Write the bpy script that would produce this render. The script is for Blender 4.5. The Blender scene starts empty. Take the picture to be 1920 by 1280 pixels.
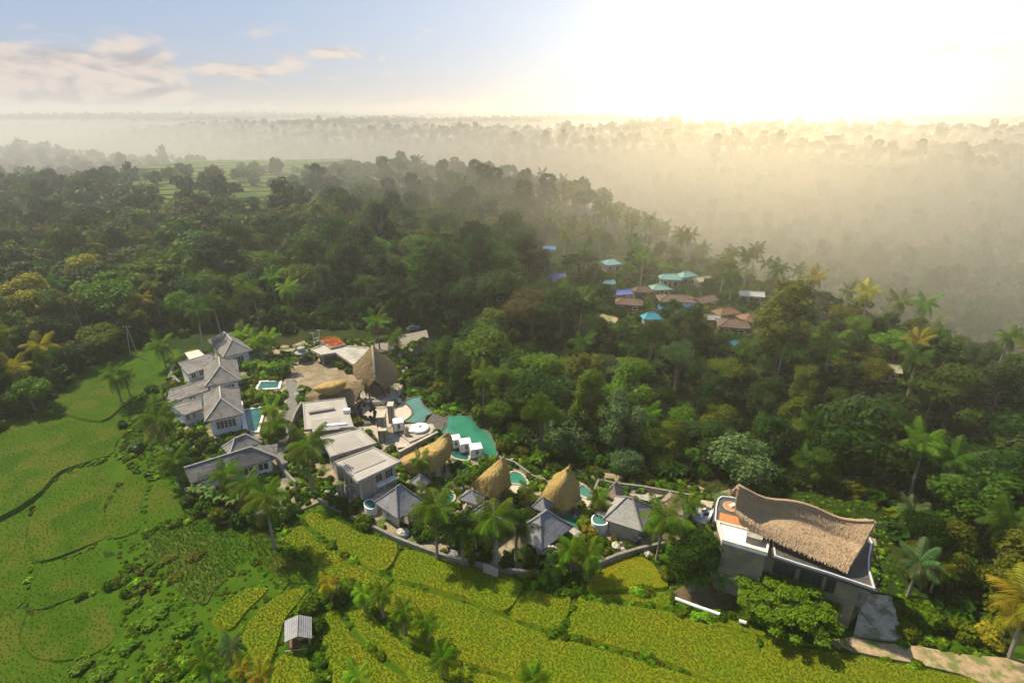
import bpy, math, random
import numpy as np
from mathutils import Vector, noise
from mathutils.geometry import tessellate_polygon

random.seed(11)
rng = np.random.default_rng(11)
scene = bpy.context.scene
col = scene.collection
R = math.radians

# ------------------------------------------------------------------ camera
CAMZ, PITCH, FPX = 60.0, R(22.2), 1060.0
cam = bpy.data.cameras.new('camera')
cam.sensor_width = 36.0
cam.lens = 36.0 * FPX / 1920.0
cam.clip_start, cam.clip_end = 0.5, 60000.0
camo = bpy.data.objects.new('camera', cam)
camo.location = (0, 0, CAMZ)
camo.rotation_euler = (R(90) - PITCH, 0, 0)
col.objects.link(camo)
scene.camera = camo

def ray(px, py):
    u, v = (px - 960) / FPX, (640 - py) / FPX
    return Vector((u, math.cos(PITCH) + v * math.sin(PITCH), -math.sin(PITCH) + v * math.cos(PITCH)))

def P(px, py, z=0.0):
    """world point at height z that the photograph shows at (px, py)"""
    d = ray(px, py)
    t = (z - CAMZ) / d.z
    return Vector((d.x * t, d.y * t, z))

def proj(x, y, z):
    dz = z - CAMZ
    f = y * math.cos(PITCH) - dz * math.sin(PITCH)
    u = x / f
    v = (y * math.sin(PITCH) + dz * math.cos(PITCH)) / f
    return 960 + u * FPX, 640 - v * FPX, f

# ------------------------------------------------------------------ view, sun, sky
scene.render.engine = 'CYCLES'
scene.cycles.use_denoising = True
scene.cycles.max_bounces = 6
scene.cycles.diffuse_bounces = 3
scene.cycles.glossy_bounces = 2
scene.cycles.transmission_bounces = 3
scene.cycles.volume_bounces = 2
scene.cycles.transparent_max_bounces = 4
scene.cycles.sample_clamp_indirect = 4.0
scene.view_settings.view_transform = 'Standard'
scene.view_settings.look = 'None'
scene.view_settings.exposure = EXPOSURE = 0.62
scene.view_settings.gamma = 1.0

SUN_EL, SUN_AZ = 56.0, -62.0            # azimuth from +Y, clockwise; the sun stands high on the left
sd = Vector((math.cos(R(SUN_EL)) * math.sin(R(SUN_AZ)), math.cos(R(SUN_EL)) * math.cos(R(SUN_AZ)), math.sin(R(SUN_EL))))
sun = bpy.data.lights.new('sun', 'SUN')
sun.energy = 5.0
sun.angle = R(0.6)
sun.color = (1.0, 0.88, 0.64)
suno = bpy.data.objects.new('sun', sun)
suno.rotation_euler = (-sd).to_track_quat('-Z', 'Y').to_euler()
suno.location = (-60, 30, 120)
col.objects.link(suno)

class NT:
    """small helper to write node trees as expressions"""
    def __init__(s, tree):
        s.t = tree; s.n = tree.nodes; s.l = tree.links
    def new(s, typ, **kw):
        n = s.n.new(typ)
        for k, v in kw.items():
            setattr(n, k, v)
        return n
    def put(s, sock, v):
        if isinstance(v, bpy.types.NodeSocket):
            s.l.new(v, sock)
        elif v is not None:
            if hasattr(sock.default_value, '__len__') and not hasattr(v, '__len__'):
                v = [v] * len(sock.default_value)
            if hasattr(sock.default_value, '__len__') and len(sock.default_value) == 4 and len(v) == 3:
                v = (*v, 1.0)
            sock.default_value = v
    def m(s, op, a, b=None, c=None, clamp=False):
        n = s.new('ShaderNodeMath', operation=op, use_clamp=clamp)
        for i, v in enumerate((a, b, c)):
            if v is not None:
                s.put(n.inputs[i], v)
        return n.outputs[0]
    def vm(s, op, a, b=None, out=0):
        n = s.new('ShaderNodeVectorMath', operation=op)
        s.put(n.inputs[0], a)
        if b is not None:
            s.put(n.inputs[1 if op != 'SCALE' else 3], b)
        return n.outputs[out]
    def mix(s, f, a, b, blend='MIX'):
        n = s.new('ShaderNodeMix', data_type='RGBA', blend_type=blend)
        s.put(n.inputs[0], f); s.put(n.inputs[6], a); s.put(n.inputs[7], b)
        return n.outputs[2]
    def noise(s, vec, scale, detail=4, rough=0.55, dist=0.0, out=0):
        n = s.new('ShaderNodeTexNoise')
        if vec is not None:
            s.put(n.inputs['Vector'], vec)
        n.inputs['Scale'].default_value = scale
        n.inputs['Detail'].default_value = detail
        n.inputs['Roughness'].default_value = rough
        n.inputs['Distortion'].default_value = dist
        return n.outputs[out]
    def ramp(s, v, a, b, lo=0.0, hi=1.0, smooth=True):
        n = s.new('ShaderNodeMapRange', interpolation_type='SMOOTHSTEP' if smooth else 'LINEAR')
        n.clamp = True
        for i, q in enumerate((v, a, b, lo, hi)):
            s.put(n.inputs[i], q)
        return n.outputs[0]
    def xyz(s, v):
        n = s.new('ShaderNodeSeparateXYZ'); s.put(n.inputs[0], v); return n.outputs
    def comb(s, x, y, z):
        n = s.new('ShaderNodeCombineXYZ')
        for i, q in enumerate((x, y, z)):
            s.put(n.inputs[i], q)
        return n.outputs[0]

world = bpy.data.worlds.new('World')
scene.world = world
world.use_nodes = True
world.node_tree.nodes.clear()
W = NT(world.node_tree)
sky = W.new('ShaderNodeTexSky', sky_type='NISHITA', sun_disc=False)
sky.sun_elevation = R(SUN_EL)
sky.sun_rotation = R(SUN_AZ % 360)
sky.altitude = 300
sky.air_density, sky.dust_density, sky.ozone_density = 1.0, 1.0, 1.5
D = W.vm('NORMALIZE', W.new('ShaderNodeTexCoord').outputs['Generated'])
dx, dy, dz = W.xyz(D)
az = W.m('ARCTAN2', dx, dy)              # radians right of straight ahead
el = W.m('ARCSINE', dz)
GL = ray(1450, 75).normalized()         # where the morning glow stands on the horizon
gd = W.m('MAXIMUM', W.vm('DOT_PRODUCT', D, tuple(GL), out=1), 0.0)
def gpow(n, amp): return W.m('MULTIPLY', W.m('POWER', gd, n), amp)
glow = W.m('ADD', gpow(4.0, 4.0), gpow(16.0, 2.8))
core = W.m('ADD', gpow(120.0, 40.0), gpow(700.0, 1500.0))
up = W.m('MAXIMUM', el, 0.0)
band = W.m('POWER', 2.718, W.m('MULTIPLY', up, -15.0))
base = W.mix(W.m('MULTIPLY', band, 0.85), W.mix(0.6, W.vm('SCALE', sky.outputs[0], 0.72), (2.9, 4.4, 7.4)), (5.4, 4.9, 4.6))
base = W.vm('ADD', base, W.vm('SCALE', W.comb(1.0, 0.91, 0.72), glow))
base = W.vm('ADD', base, W.vm('SCALE', W.comb(1.0, 0.77, 0.40), core))
# cumulus bank low over the left horizon, thin streaks further right
cv = W.comb(W.m('MULTIPLY', az, 5.0), W.m('MULTIPLY', el, 13.0), 0.0)
cn = W.noise(cv, 2.4, 7, 0.54, 0.35)
cn2 = W.noise(W.vm('ADD', cv, (0.05, -0.12, 0.0)), 2.4, 7, 0.54, 0.35)
def blob(ca, ce, ra, re, amp):
    a = W.m('DIVIDE', W.m('SUBTRACT', az, ca), ra)
    e = W.m('DIVIDE', W.m('SUBTRACT', el, ce), re)
    r2 = W.m('ADD', W.m('MULTIPLY', a, a), W.m('MULTIPLY', e, e))
    return W.m('MULTIPLY', W.m('POWER', 2.718, W.m('MULTIPLY', r2, -1.0)), amp)
def azel(px, py):
    d = ray(px, py).normalized()
    return math.atan2(d.x, d.y), math.asin(d.z)
cm = None
for (px, py, wpx, hpx, amp) in ((40, 140, 180, 44, .8), (190, 165, 170, 26, .75), (245, 108, 75, 30, .7), (450, 133, 120, 13, .6),
                                (570, 128, 70, 13, .42), (620, 100, 75, 13, .6), (700, 108, 60, 7, .3), (-150, 140, 200, 50, .6),
                                (330, 195, 380, 9, .34), (760, 190, 300, 7, .28), (1850, 95, 130, 16, .34), (1780, 195, 160, 10, .3)):
    a0, e0 = azel(px, py)
    b = blob(a0, e0, wpx / FPX * .85, hpx / FPX, amp)
    cm = b if cm is None else W.m('MAXIMUM', cm, b)
dens = W.ramp(W.m('ADD', cm, W.m('MULTIPLY', W.m('SUBTRACT', cn, 0.5), 1.7)), 0.14, 0.56)
lit = W.ramp(W.m('SUBTRACT', cn, cn2), -0.16, 0.08)
ccol = W.mix(lit, (4.0, 3.8, 4.1), (7.2, 6.2, 5.6))
ccol = W.vm('ADD', ccol, W.vm('SCALE', W.comb(1.0, 0.88, 0.6), W.m('MULTIPLY', glow, 0.7)))
skyc = W.mix(W.m('MULTIPLY', dens, 0.93), base, ccol)
bg = W.new('ShaderNodeBackground')
bg.inputs[1].default_value = 0.07
W.l.new(skyc, bg.inputs[0])
W.l.new(bg.outputs[0], W.new('ShaderNodeOutputWorld').inputs[0])

# ------------------------------------------------------------------ materials
MATS = {}
def mat(name, c1, c2=None, scale=1.5, rough=0.8, bump=0.0, bscale=8.0, spec=0.3, courses=0.0, streak=False, metal=0.0, detail=5, lo=.35, hi=.65, c3=None, s3=.3):
    if name in MATS:
        return MATS[name]
    m = bpy.data.materials.new(name)
    m.use_nodes = True
    m.node_tree.nodes.clear()
    T = NT(m.node_tree)
    pos = T.new('ShaderNodeNewGeometry').outputs['Position']
    colr = c1
    if c2:
        v = T.vm('MULTIPLY', pos, (1, 1, 0.25)) if streak else pos
        colr = T.mix(T.ramp(T.noise(v, scale, detail, 0.6), lo, hi), c1, c2)
    if c3:
        colr = T.mix(T.ramp(T.noise(pos, s3, 3, 0.6), .45, .62), colr, c3)
    if courses:                                   # courses of shingles: level lines up the slope
        z = T.xyz(pos)[2]
        w = T.m('FRACT', T.m('MULTIPLY', z, courses))
        cell = T.noise(T.vm('MULTIPLY', pos, (1, 1, courses)), 2.2, 2, .5)
        colr = T.mix(T.ramp(w, 0.0, 0.35, .45, 0.0), colr, tuple(x * .55 for x in c1))
        colr = T.mix(T.ramp(cell, .4, .6, 0.0, .35), colr, tuple(min(1, x * 1.5) for x in c1))
    b = T.new('ShaderNodeBsdfPrincipled')
    T.put(b.inputs['Base Color'], colr)
    b.inputs['Roughness'].default_value = rough
    b.inputs['Metallic'].default_value = metal
    b.inputs['Specular IOR Level'].default_value = spec
    if bump:
        bn = T.new('ShaderNodeBump')
        bn.inputs['Strength'].default_value = bump
        bn.inputs['Distance'].default_value = 0.15
        v = T.vm('MULTIPLY', pos, (1, 1, .2)) if streak else pos
        T.put(bn.inputs['Height'], T.noise(v, bscale, 5, .65))
        T.l.new(bn.outputs[0], b.inputs['Normal'])
    T.l.new(b.outputs[0], T.new('ShaderNodeOutputMaterial').inputs[0])
    MATS[name] = m
    return m

def leafmat(name, tint=(1, 1, 1), own=None, transl=0.3, vary=.35, patch=None, rnd=.5):
    """leaves: own colour, or the object's colour; each leaf island a little different"""
    if name in MATS:
        return MATS[name]
    m = bpy.data.materials.new(name)
    m.use_nodes = True
    m.node_tree.nodes.clear()
    T = NT(m.node_tree)
    oi = T.new('ShaderNodeObjectInfo')
    geo = T.new('ShaderNodeNewGeometry')
    c = own if own else oi.outputs['Color']
    c = T.mix(1.0, c, (*tint,), 'MULTIPLY')
    k = T.m('ADD', T.m('MULTIPLY', geo.outputs['Random Per Island'], vary * 2), 1 - vary)
    k = T.m('MULTIPLY', k, T.m('ADD', T.m('MULTIPLY', oi.outputs['Random'], rnd), 1 - rnd / 2))
    c = T.vm('SCALE', c, k)
    if patch:
        c = T.mix(T.ramp(T.noise(geo.outputs['Position'], patch[1], 4, .6), .42, .66), c, patch[0])
    h = T.new('ShaderNodeHueSaturation')
    T.put(h.inputs['Hue'], T.m('ADD', T.m('MULTIPLY', oi.outputs['Random'], .04 if rnd else 0.0), .48 if rnd else .5))
    T.put(h.inputs['Color'], c)
    c = h.outputs[0]
    b = T.new('ShaderNodeBsdfPrincipled')
    T.put(b.inputs['Base Color'], c)
    b.inputs['Roughness'].default_value = .5
    b.inputs['Specular IOR Level'].default_value = .08
    tr = T.new('ShaderNodeBsdfTranslucent')
    T.put(tr.inputs[0], T.mix(1.0, c, (1.25, 1.3, .6), 'MULTIPLY'))
    mx = T.new('ShaderNodeMixShader')
    mx.inputs[0].default_value = transl
    T.l.new(b.outputs[0], mx.inputs[1]); T.l.new(tr.outputs[0], mx.inputs[2])
    T.l.new(mx.outputs[0], T.new('ShaderNodeOutputMaterial').inputs[0])
    MATS[name] = m
    return m

M_SHINGLE = mat('grey_shingle', (.15, .14, .135), (.21, .195, .185), 1.2, .85, .5, 9, courses=2.2, c3=(.105, .10, .085), s3=.45)
M_SLATE = mat('blue_grey_shingle', (.17, .17, .19), (.24, .235, .25), 1.4, .8, .4, 9, courses=2.6, c3=(.14, .14, .15), s3=.5)
M_PALESH = mat('pale_weathered_shingle', (.24, .23, .215), (.32, .305, .285), 1.2, .85, .4, 9, courses=2.4)
M_BROWNSH = mat('brown_shingle', (.20, .14, .105), (.27, .20, .16), 1.5, .85, .4, 9, courses=2.4)
M_TERRA = mat('terracotta_tile', (.14, .08, .05), (.19, .11, .065), 1.5, .85, .4, 9, courses=3)
M_OLDTILE = mat('weathered_brown_tile', (.085, .06, .045), (.135, .09, .065), 1.2, .9, .4, 9, courses=3)
M_CAP = mat('cement_ridge', (.34, .33, .31), (.45, .43, .40), 3, .8)
M_DARKCAP = mat('grey_ridge', (.14, .14, .15), (.2, .2, .21), 3, .8)
M_WHITE = mat('white_plaster', (.72, .73, .74), (.62, .63, .63), .8, .8, .1)
M_CREAM = mat('cream_plaster', (.46, .41, .31), (.38, .34, .26), .7, .85, .15)
M_TAN = mat('tan_render', (.30, .245, .16), (.24, .20, .135), .6, .85, .2, c3=(.19, .165, .12), s3=.35)
M_GREIGE = mat('greige_render', (.33, .30, .26), (.27, .25, .22), .7, .85, .2)
M_FLAT = mat('flat_roof_screed', (.36, .335, .30), (.30, .28, .255), .35, .85, .12, 5, c3=(.33, .30, .265), s3=.15)
M_FLAT2 = mat('flat_roof_panel', (.31, .285, .255), (.27, .25, .225), .5, .85, .12, 5)
M_CONC = mat('concrete', (.42, .39, .35), (.33, .31, .28), .9, .85, .2, c3=(.27, .25, .22), s3=.4)
M_DKCONC = mat('dark_stone', (.085, .08, .07), (.13, .12, .105), 2.2, .9, .5, 6)
M_STONE = mat('sand_stone', (.36, .315, .25), (.26, .225, .18), 2.0, .9, .5, 5)
M_STONE2 = mat('pale_boulder', (.50, .46, .40), (.36, .33, .29), 2.0, .9, .5, 3)
M_THATCH = mat('golden_thatch', (.50, .345, .125), (.37, .25, .09), 3.0, .95, .8, 20, spec=.1, streak=True, c3=(.33, .25, .13), s3=.5)
M_THATCH2 = mat('brown_thatch', (.29, .215, .12), (.20, .15, .085), 3.0, .95, .8, 20, spec=.1, streak=True, c3=(.23, .18, .11), s3=.5)
M_THATCH3 = mat('grey_brown_thatch', (.44, .315, .20), (.34, .24, .15), 3.2, .95, .7, 22, spec=.1, streak=True, c3=(.39, .28, .175), s3=.4)
M_WATER = mat('jade_water', (.050, .155, .120), (.068, .19, .15), .35, .03, .12, 3.5, spec=.6, c3=(.04, .125, .10), s3=.25)
M_WATERG = mat('emerald_water', (.028, .165, .105), (.036, .20, .13), .3, .03, .12, 3.5, spec=.6, c3=(.022, .125, .085), s3=.18)
M_WATERT = mat('teal_water', (.012, .095, .09), (.02, .125, .115), .4, .03, .12, 3.5, spec=.6, c3=(.01, .07, .07), s3=.3)
M_POND = mat('muddy_water', (.075, .055, .03), (.13, .095, .05), .6, .25, .2, 3, spec=.5)
M_CLOTH = mat('white_canvas', (.80, .79, .77), (.74, .73, .72), 2, .8)
M_WOOD = mat('brown_timber', (.16, .085, .04), (.11, .06, .03), 4, .7)
M_PALEWOOD = mat('bleached_timber', (.42, .36, .27), (.32, .27, .2), 3, .8)
M_ORANGE = mat('orange_teak', (.48, .20, .075), (.38, .155, .055), 3, .6)
M_METAL = mat('galvanised_steel', (.42, .43, .44), None, 1, .5, metal=.6)
M_DKMETAL = mat('dark_metal', (.04, .045, .05), None, 1, .5)
M_GLASS = mat('dark_window_glass', (.025, .035, .045), None, 1, .08, spec=.6)
M_CURTAIN = mat('brown_curtain', (.12, .07, .05), (.2, .14, .11), 4, .8)
M_GRAVEL = mat('brown_gravel', (.225, .175, .105), (.165, .13, .08), 1.0, .95, .4, 10, c3=(.27, .22, .15), s3=.3)
M_PAVING = mat('pale_paving', (.42, .36, .29), (.33, .28, .225), 1.5, .9, .2)
M_PINKPAVE = mat('pink_paving', (.52, .43, .35), (.44, .36, .29), 1.5, .9, .2)
M_DIRT = mat('bare_dirt', (.37, .27, .16), (.27, .195, .115), .8, .95, .5, 5, c3=(.13, .15, .04), s3=.55)
M_ROAD = mat('grey_road', (.13, .125, .115), (.17, .16, .145), 1, .9, .1)
M_BARK = mat('bark', (.16, .125, .09), (.10, .08, .06), 4, .9, .4)
M_PALMBARK = mat('palm_bark', (.30, .265, .215), (.20, .175, .14), 5, .9, .4)
M_BLACK = mat('black_stone', (.018, .017, .018), (.035, .03, .032), 3, .7, .6, 4)
M_SEAT = mat('pink_towel', (.6, .3, .22), (.5, .22, .18), 5, .8)
M_LEAF = leafmat('leaves')
M_FROND = leafmat('palm_leaflets', transl=.35, vary=.3)
M_RICE = leafmat('rice_blades', own=(.112, .165, .007), transl=.35, vary=.2, patch=((.165, .165, .009), .14))
M_RICEY = leafmat('ripe_rice_blades', own=(.42, .36, .015), transl=.35, vary=.25, patch=((.33, .33, .015), .3))
M_GRASSB = leafmat('grass_blades', own=(.044, .092, .004), transl=.35, vary=.25, patch=((.064, .092, .007), .16))
M_RICEBED = mat('rice_bed', (.105, .155, .006), (.145, .160, .008), .2, .95, .5, 3, spec=.05)
M_MEADOW = mat('meadow_grass', (.026, .066, .0025), (.048, .094, .0045), .14, .95, .8, 3.0, spec=.05, c3=(.066, .088, .009), s3=.13, lo=.25, hi=.75)
M_ROUGH = mat('rough_grass', (.055, .095, .010), (.090, .105, .020), .35, .95, .9, 2, spec=.05, c3=(.04, .085, .007), s3=.2)
M_BUND = mat('bund_grass', (.032, .080, .0035), (.048, .096, .005), .3, .95, .9, 3, spec=.05)
M_TERR = mat('far_rice_terrace', (.07, .12, .018), (.11, .115, .022), .06, .95, .3, 1, spec=.05, c3=(.045, .085, .012), s3=.035)
M_GROUND = mat('undergrowth_ground', (.013, .030, .004), (.026, .046, .007), .12, .95, .9, .8, spec=.05, c3=(.035, .034, .012), s3=.05)
M_RESORT = mat('resort_ground', (.21, .165, .105), (.30, .25, .175), .5, .95, .4, 4, c3=(.06, .095, .02), s3=.22)
M_STRAW = [leafmat('golden_straw', own=(.49, .34, .125), transl=.1, vary=.22, rnd=0.0), leafmat('brown_straw', own=(.285, .21, .12), transl=.1, vary=.22, rnd=0.0), leafmat('grey_straw', own=(.42, .30, .19), transl=.1, vary=.22, rnd=0.0)]
M_FLOWER = leafmat('flower_petals', own=(.75, .28, .04), transl=.2, vary=.3, patch=((.65, .10, .06), 1.4))

# ------------------------------------------------------------------ building blocks
def link(o, parent=None):
    col.objects.link(o)
    if parent is not None:
        o.parent = parent
    return o

def tag(o, label=None, cat=None, group=None, kind=None):
    if label: o['label'] = label
    if cat: o['category'] = cat
    if group: o['group'] = group
    if kind: o['kind'] = kind
    return o

def thing(name, loc, label, cat, group=None, kind=None):
    o = bpy.data.objects.new(name, None)
    o.empty_display_size = .3
    o.location = loc
    link(o)
    return tag(o, label, cat, group, kind)

def npmesh(name, v, f, mats, smooth=False, mi=None):
    v = np.asarray(v, np.float32); f = np.asarray(f, np.int32)
    n = f.shape[1]
    me = bpy.data.meshes.new(name)
    me.vertices.add(len(v)); me.vertices.foreach_set('co', v.ravel())
    me.loops.add(f.size); me.loops.foreach_set('vertex_index', f.ravel())
    me.polygons.add(len(f))
    me.polygons.foreach_set('loop_start', np.arange(0, f.size, n, dtype=np.int32))
    me.polygons.foreach_set('loop_total', np.full(len(f), n, np.int32))
    for m in mats: me.materials.append(m)
    if mi is not None: me.polygons.foreach_set('material_index', np.asarray(mi, np.int32))
    if smooth: me.polygons.foreach_set('use_smooth', np.ones(len(f), bool))
    me.update(calc_edges=True)
    return me

class MB:
    def __init__(s): s.v = []; s.f = []
    def add(s, v, f):
        o = len(s.v)
        s.v += [Vector(p) for p in v]
        s.f += [tuple(i + o for i in q) for q in f]
        return s
    def box8(s, b, t):      # four bottom points, four top points (same winding, counter-clockwise seen from above)
        return s.add(list(b) + list(t), [(3, 2, 1, 0), (4, 5, 6, 7), (0, 1, 5, 4), (1, 2, 6, 5), (2, 3, 7, 6), (3, 0, 4, 7)])
    def box(s, c, sx, sy, sz, rz=0.0):   # c: centre of the base
        a, b = Vector((math.cos(rz), math.sin(rz), 0)) * sx / 2, Vector((-math.sin(rz), math.cos(rz), 0)) * sy / 2
        c = Vector(c); u = Vector((0, 0, sz))
        q = [c - a - b, c + a - b, c + a + b, c - a + b]
        return s.box8(q, [p + u for p in q])
    def bar(s, p, q, w, h=None, up=Vector((0, 0, 1))):
        p, q = Vector(p), Vector(q); h = h or w
        d = (q - p).normalized()
        if abs(d.dot(up)) > .98: up = Vector((0, 1, 0))
        x = d.cross(up).normalized() * w / 2; y = x.cross(d).normalized() * h / 2
        return s.box8([p - x - y, p + x - y, p + x + y, p - x + y][::-1], [q - x - y, q + x - y, q + x + y, q - x + y][::-1])
    def prism(s, poly, z0, z1):
        n = len(poly)
        if sum(poly[i][0] * poly[(i + 1) % n][1] - poly[(i + 1) % n][0] * poly[i][1] for i in range(n)) < 0:
            poly = poly[::-1]
        b = [Vector((p[0], p[1], z0)) for p in poly]; t = [Vector((p[0], p[1], z1)) for p in poly]
        o = len(s.v); s.v += b + t
        for tri in tessellate_polygon([t]):
            a = [t[i] for i in tri]
            if (a[1] - a[0]).cross(a[2] - a[0]).z < 0: tri = tri[::-1]
            s.f.append(tuple(o + n + i for i in tri)); s.f.append(tuple(o + i for i in tri[::-1]))
        for i in range(n):
            j = (i + 1) % n
            s.f.append((o + i, o + j, o + n + j, o + n + i))
        return s
    def ring(s, poly, w, z0, z1):        # a kerb of width w outside a polygon
        n = len(poly); out = grow(poly, w)
        for i in range(n):
            j = (i + 1) % n
            q = [poly[i], poly[j], out[j], out[i]]
            s.box8([Vector((p[0], p[1], z0)) for p in q][::-1], [Vector((p[0], p[1], z1)) for p in q][::-1])
        return s
    def tube(s, pts, rad, n=6):
        pts = [Vector(p) for p in pts]
        if not hasattr(rad, '__len__'): rad = [rad] * len(pts)
        o = len(s.v)
        for i, p in enumerate(pts):
            d = (pts[min(i + 1, len(pts) - 1)] - pts[max(i - 1, 0)]).normalized()
            x = d.cross(Vector((0, 0, 1)) if abs(d.z) < .95 else Vector((0, 1, 0))).normalized(); y = d.cross(x)
            for k in range(n):
                a = 2 * math.pi * k / n
                s.v.append(p + (x * math.cos(a) + y * math.sin(a)) * rad[i])
        for i in range(len(pts) - 1):
            for k in range(n):
                k2 = (k + 1) % n
                s.f.append((o + i * n + k, o + i * n + k2, o + i * n + n + k2, o + i * n + n + k))
        s.f.append(tuple(o + k for k in range(n))[::-1]); e = o + (len(pts) - 1) * n
        s.f.append(tuple(e + k for k in range(n)))
        return s
    def lathe(s, c, prof, n=20):         # prof: (radius, height)
        o = len(s.v); c = Vector(c)
        for r, z in prof:
            for k in range(n):
                a = 2 * math.pi * k / n
                s.v.append(c + Vector((r * math.cos(a), r * math.sin(a), z)))
        for i in range(len(prof) - 1):
            for k in range(n):
                k2 = (k + 1) % n
                s.f.append((o + i * n + k, o + i * n + k2, o + (i + 1) * n + k2, o + (i + 1) * n + k))
        s.f.append(tuple(o + k for k in range(n))[::-1]); e = o + (len(prof) - 1) * n
        s.f.append(tuple(e + k for k in range(n)))
        return s
    def build(s, name, m, parent=None, smooth=False):
        if parent is not None:
            off = Vector(parent.location); g = parent.parent
            while g is not None: off = off + g.location; g = g.parent
        else:
            xs = [p.x for p in s.v]; ys = [p.y for p in s.v]
            off = Vector(((min(xs) + max(xs)) / 2, (min(ys) + max(ys)) / 2, min(p.z for p in s.v)))
        me = bpy.data.meshes.new(name)
        me.from_pydata([tuple(p - off) for p in s.v], [], s.f)
        me.materials.append(m)
        if smooth: me.polygons.foreach_set('use_smooth', np.ones(len(me.polygons), bool))
        me.update()
        o = bpy.data.objects.new(name, me)
        if parent is None: o.location = off
        return link(o, parent)

def grow(poly, w):
    """push a polygon's outline outwards by w"""
    n = len(poly)
    area = sum(poly[i][0] * poly[(i + 1) % n][1] - poly[(i + 1) % n][0] * poly[i][1] for i in range(n))
    sg = 1 if area > 0 else -1
    out = []
    for i in range(n):
        a, b, c = Vector(poly[i - 1][:2]), Vector(poly[i][:2]), Vector(poly[(i + 1) % n][:2])
        d1, d2 = (b - a).normalized(), (c - b).normalized()
        t = (d1 + d2)
        t = t.normalized() if t.length > 1e-4 else d1
        nrm = Vector((t.y, -t.x)) * sg
        k = 1 / max(.5, nrm.dot(Vector((d1.y, -d1.x)) * sg))
        out.append((b.x + nrm.x * w * k, b.y + nrm.y * w * k))
    return out

def smooth_poly(pts, k=4):
    n = len(pts); out = []
    for i in range(n):
        p0, p1, p2, p3 = (np.array(pts[(i + j - 1) % n][:2], float) for j in range(4))
        for t in np.arange(k) / k:
            out.append(tuple(.5 * (2 * p1 + (p2 - p0) * t + (2 * p0 - 5 * p1 + 4 * p2 - p3) * t * t + (3 * p1 - p0 - 3 * p2 + p3) * t ** 3)))
    return out

def inpoly(x, y, poly):
    x = np.asarray(x); y = np.asarray(y); r = np.zeros(x.shape, bool)
    n = len(poly)
    for i in range(n):
        x1, y1 = poly[i][0], poly[i][1]; x2, y2 = poly[(i + 1) % n][0], poly[(i + 1) % n][1]
        if y1 == y2: continue
        c = ((y1 > y) != (y2 > y)) & (x < (x2 - x1) * (y - y1) / (y2 - y1) + x1)
        r ^= c
    return r

FOOT = []          # footprints that plants keep out of
def foot(poly, w=.3):
    FOOT.append(grow([(p[0], p[1]) for p in poly], w))

# ------------------------------------------------------------------ terrain
def sst(a, b, t):
    t = np.clip((t - a) / (b - a), 0, 1)
    return t * t * (3 - 2 * t)
LAT = rng.random((64, 64))
def vnoise(x, y):
    xi, yi = np.floor(x).astype(int), np.floor(y).astype(int)
    fx, fy = x - xi, y - yi
    fx, fy = fx * fx * (3 - 2 * fx), fy * fy * (3 - 2 * fy)
    g = lambda a, b: LAT[a % 64, b % 64]
    return (g(xi, yi) * (1 - fx) + g(xi + 1, yi) * fx) * (1 - fy) + (g(xi, yi + 1) * (1 - fx) + g(xi + 1, yi + 1) * fx) * fy
def fbm(x, y, o=4):
    s = 0; a = .5
    for i in range(o):
        s = s + a * vnoise(x * 2 ** i + 17.3 * i, y * 2 ** i + 9.1 * i); a /= 2
    return s * 2 - .95
def pdist(x, y, line):
    best = np.full(np.shape(x), 1e9)
    for (x1, y1), (x2, y2) in zip(line[:-1], line[1:]):
        l2 = (x2 - x1) ** 2 + (y2 - y1) ** 2
        t = np.clip(((x - x1) * (x2 - x1) + (y - y1) * (y2 - y1)) / l2, 0, 1)
        best = np.minimum(best, np.hypot(x - x1 - t * (x2 - x1), y - y1 - t * (y2 - y1)))
    return best
GORGE = [(-30, 172), (-8, 146), (14, 126), (42, 112), (72, 102), (110, 88), (170, 60)]
EDGE_Y = [-500, 60, 125, 155, 198, 246, 320, 395, 530, 650, 720, 800, 1500, 4000]
EDGE_X = [255, 132, 114, 106, 94, 64, 50, 42, -30, -130, -240, -420, -1600, -5000]
def front(x):
    return np.interp(x, [-120, -85, -60, -35, -16, 0, 21, 40, 60, 90], [130, 125, 95, 72, 68, 62, 60, 52, 47, 40])
def H(x, y):
    x = np.asarray(x, float); y = np.asarray(y, float)
    r = np.hypot(x, y)
    z = -0.4 - .03 * np.clip(front(x) - y, 0, 70)
    g = pdist(x, y, GORGE)
    z = z - 17 * (1 - sst(3, 27, g)) * sst(-45, 15, x)
    z = z - 6 * sst(58, 100, x) * (1 - sst(60, 110, y))
    de = (x - np.interp(y, EDGE_Y, EDGE_X)) * .75
    z = z + 5 * sst(-60, -10, -np.abs(de)) * (y > 150) * 0
    z = z - 66 * sst(-6, 100, de)
    far = sst(300, 650, de)
    z = z + far * (60 + 34 * fbm(x / 420 + 3.1, y / 420 + 1.7))
    left = sst(520, 900, r) * (1 - sst(0, 120, de))
    z = z + left * (-24 + 40 * fbm(x / 360 + 8.2, y / 300 + 4.4)) - sst(560, 700, r) * (1 - sst(760, 900, r)) * 10 * (1 - sst(0, 120, de))
    z = z + sst(150, 300, r) * 1.6 * fbm(x / 60, y / 60, 3)
    hill = sst(1500, 3500, r)
    z = z * (1 - hill) + hill * (-2 + 62 * fbm(x / 1500 + 2.2, y / 900 + 7.7, 5))
    return z
def h(x, y): return float(H(x, y))
def G(px, py, off=0.0):
    """point on the terrain that the photograph shows at (px, py)"""
    z = 0.0
    for _ in range(12):
        p = P(px, py, z); z = .5 * z + .5 * (h(p.x, p.y) + off)
    return Vector((p.x, p.y, h(p.x, p.y) + off))

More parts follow.
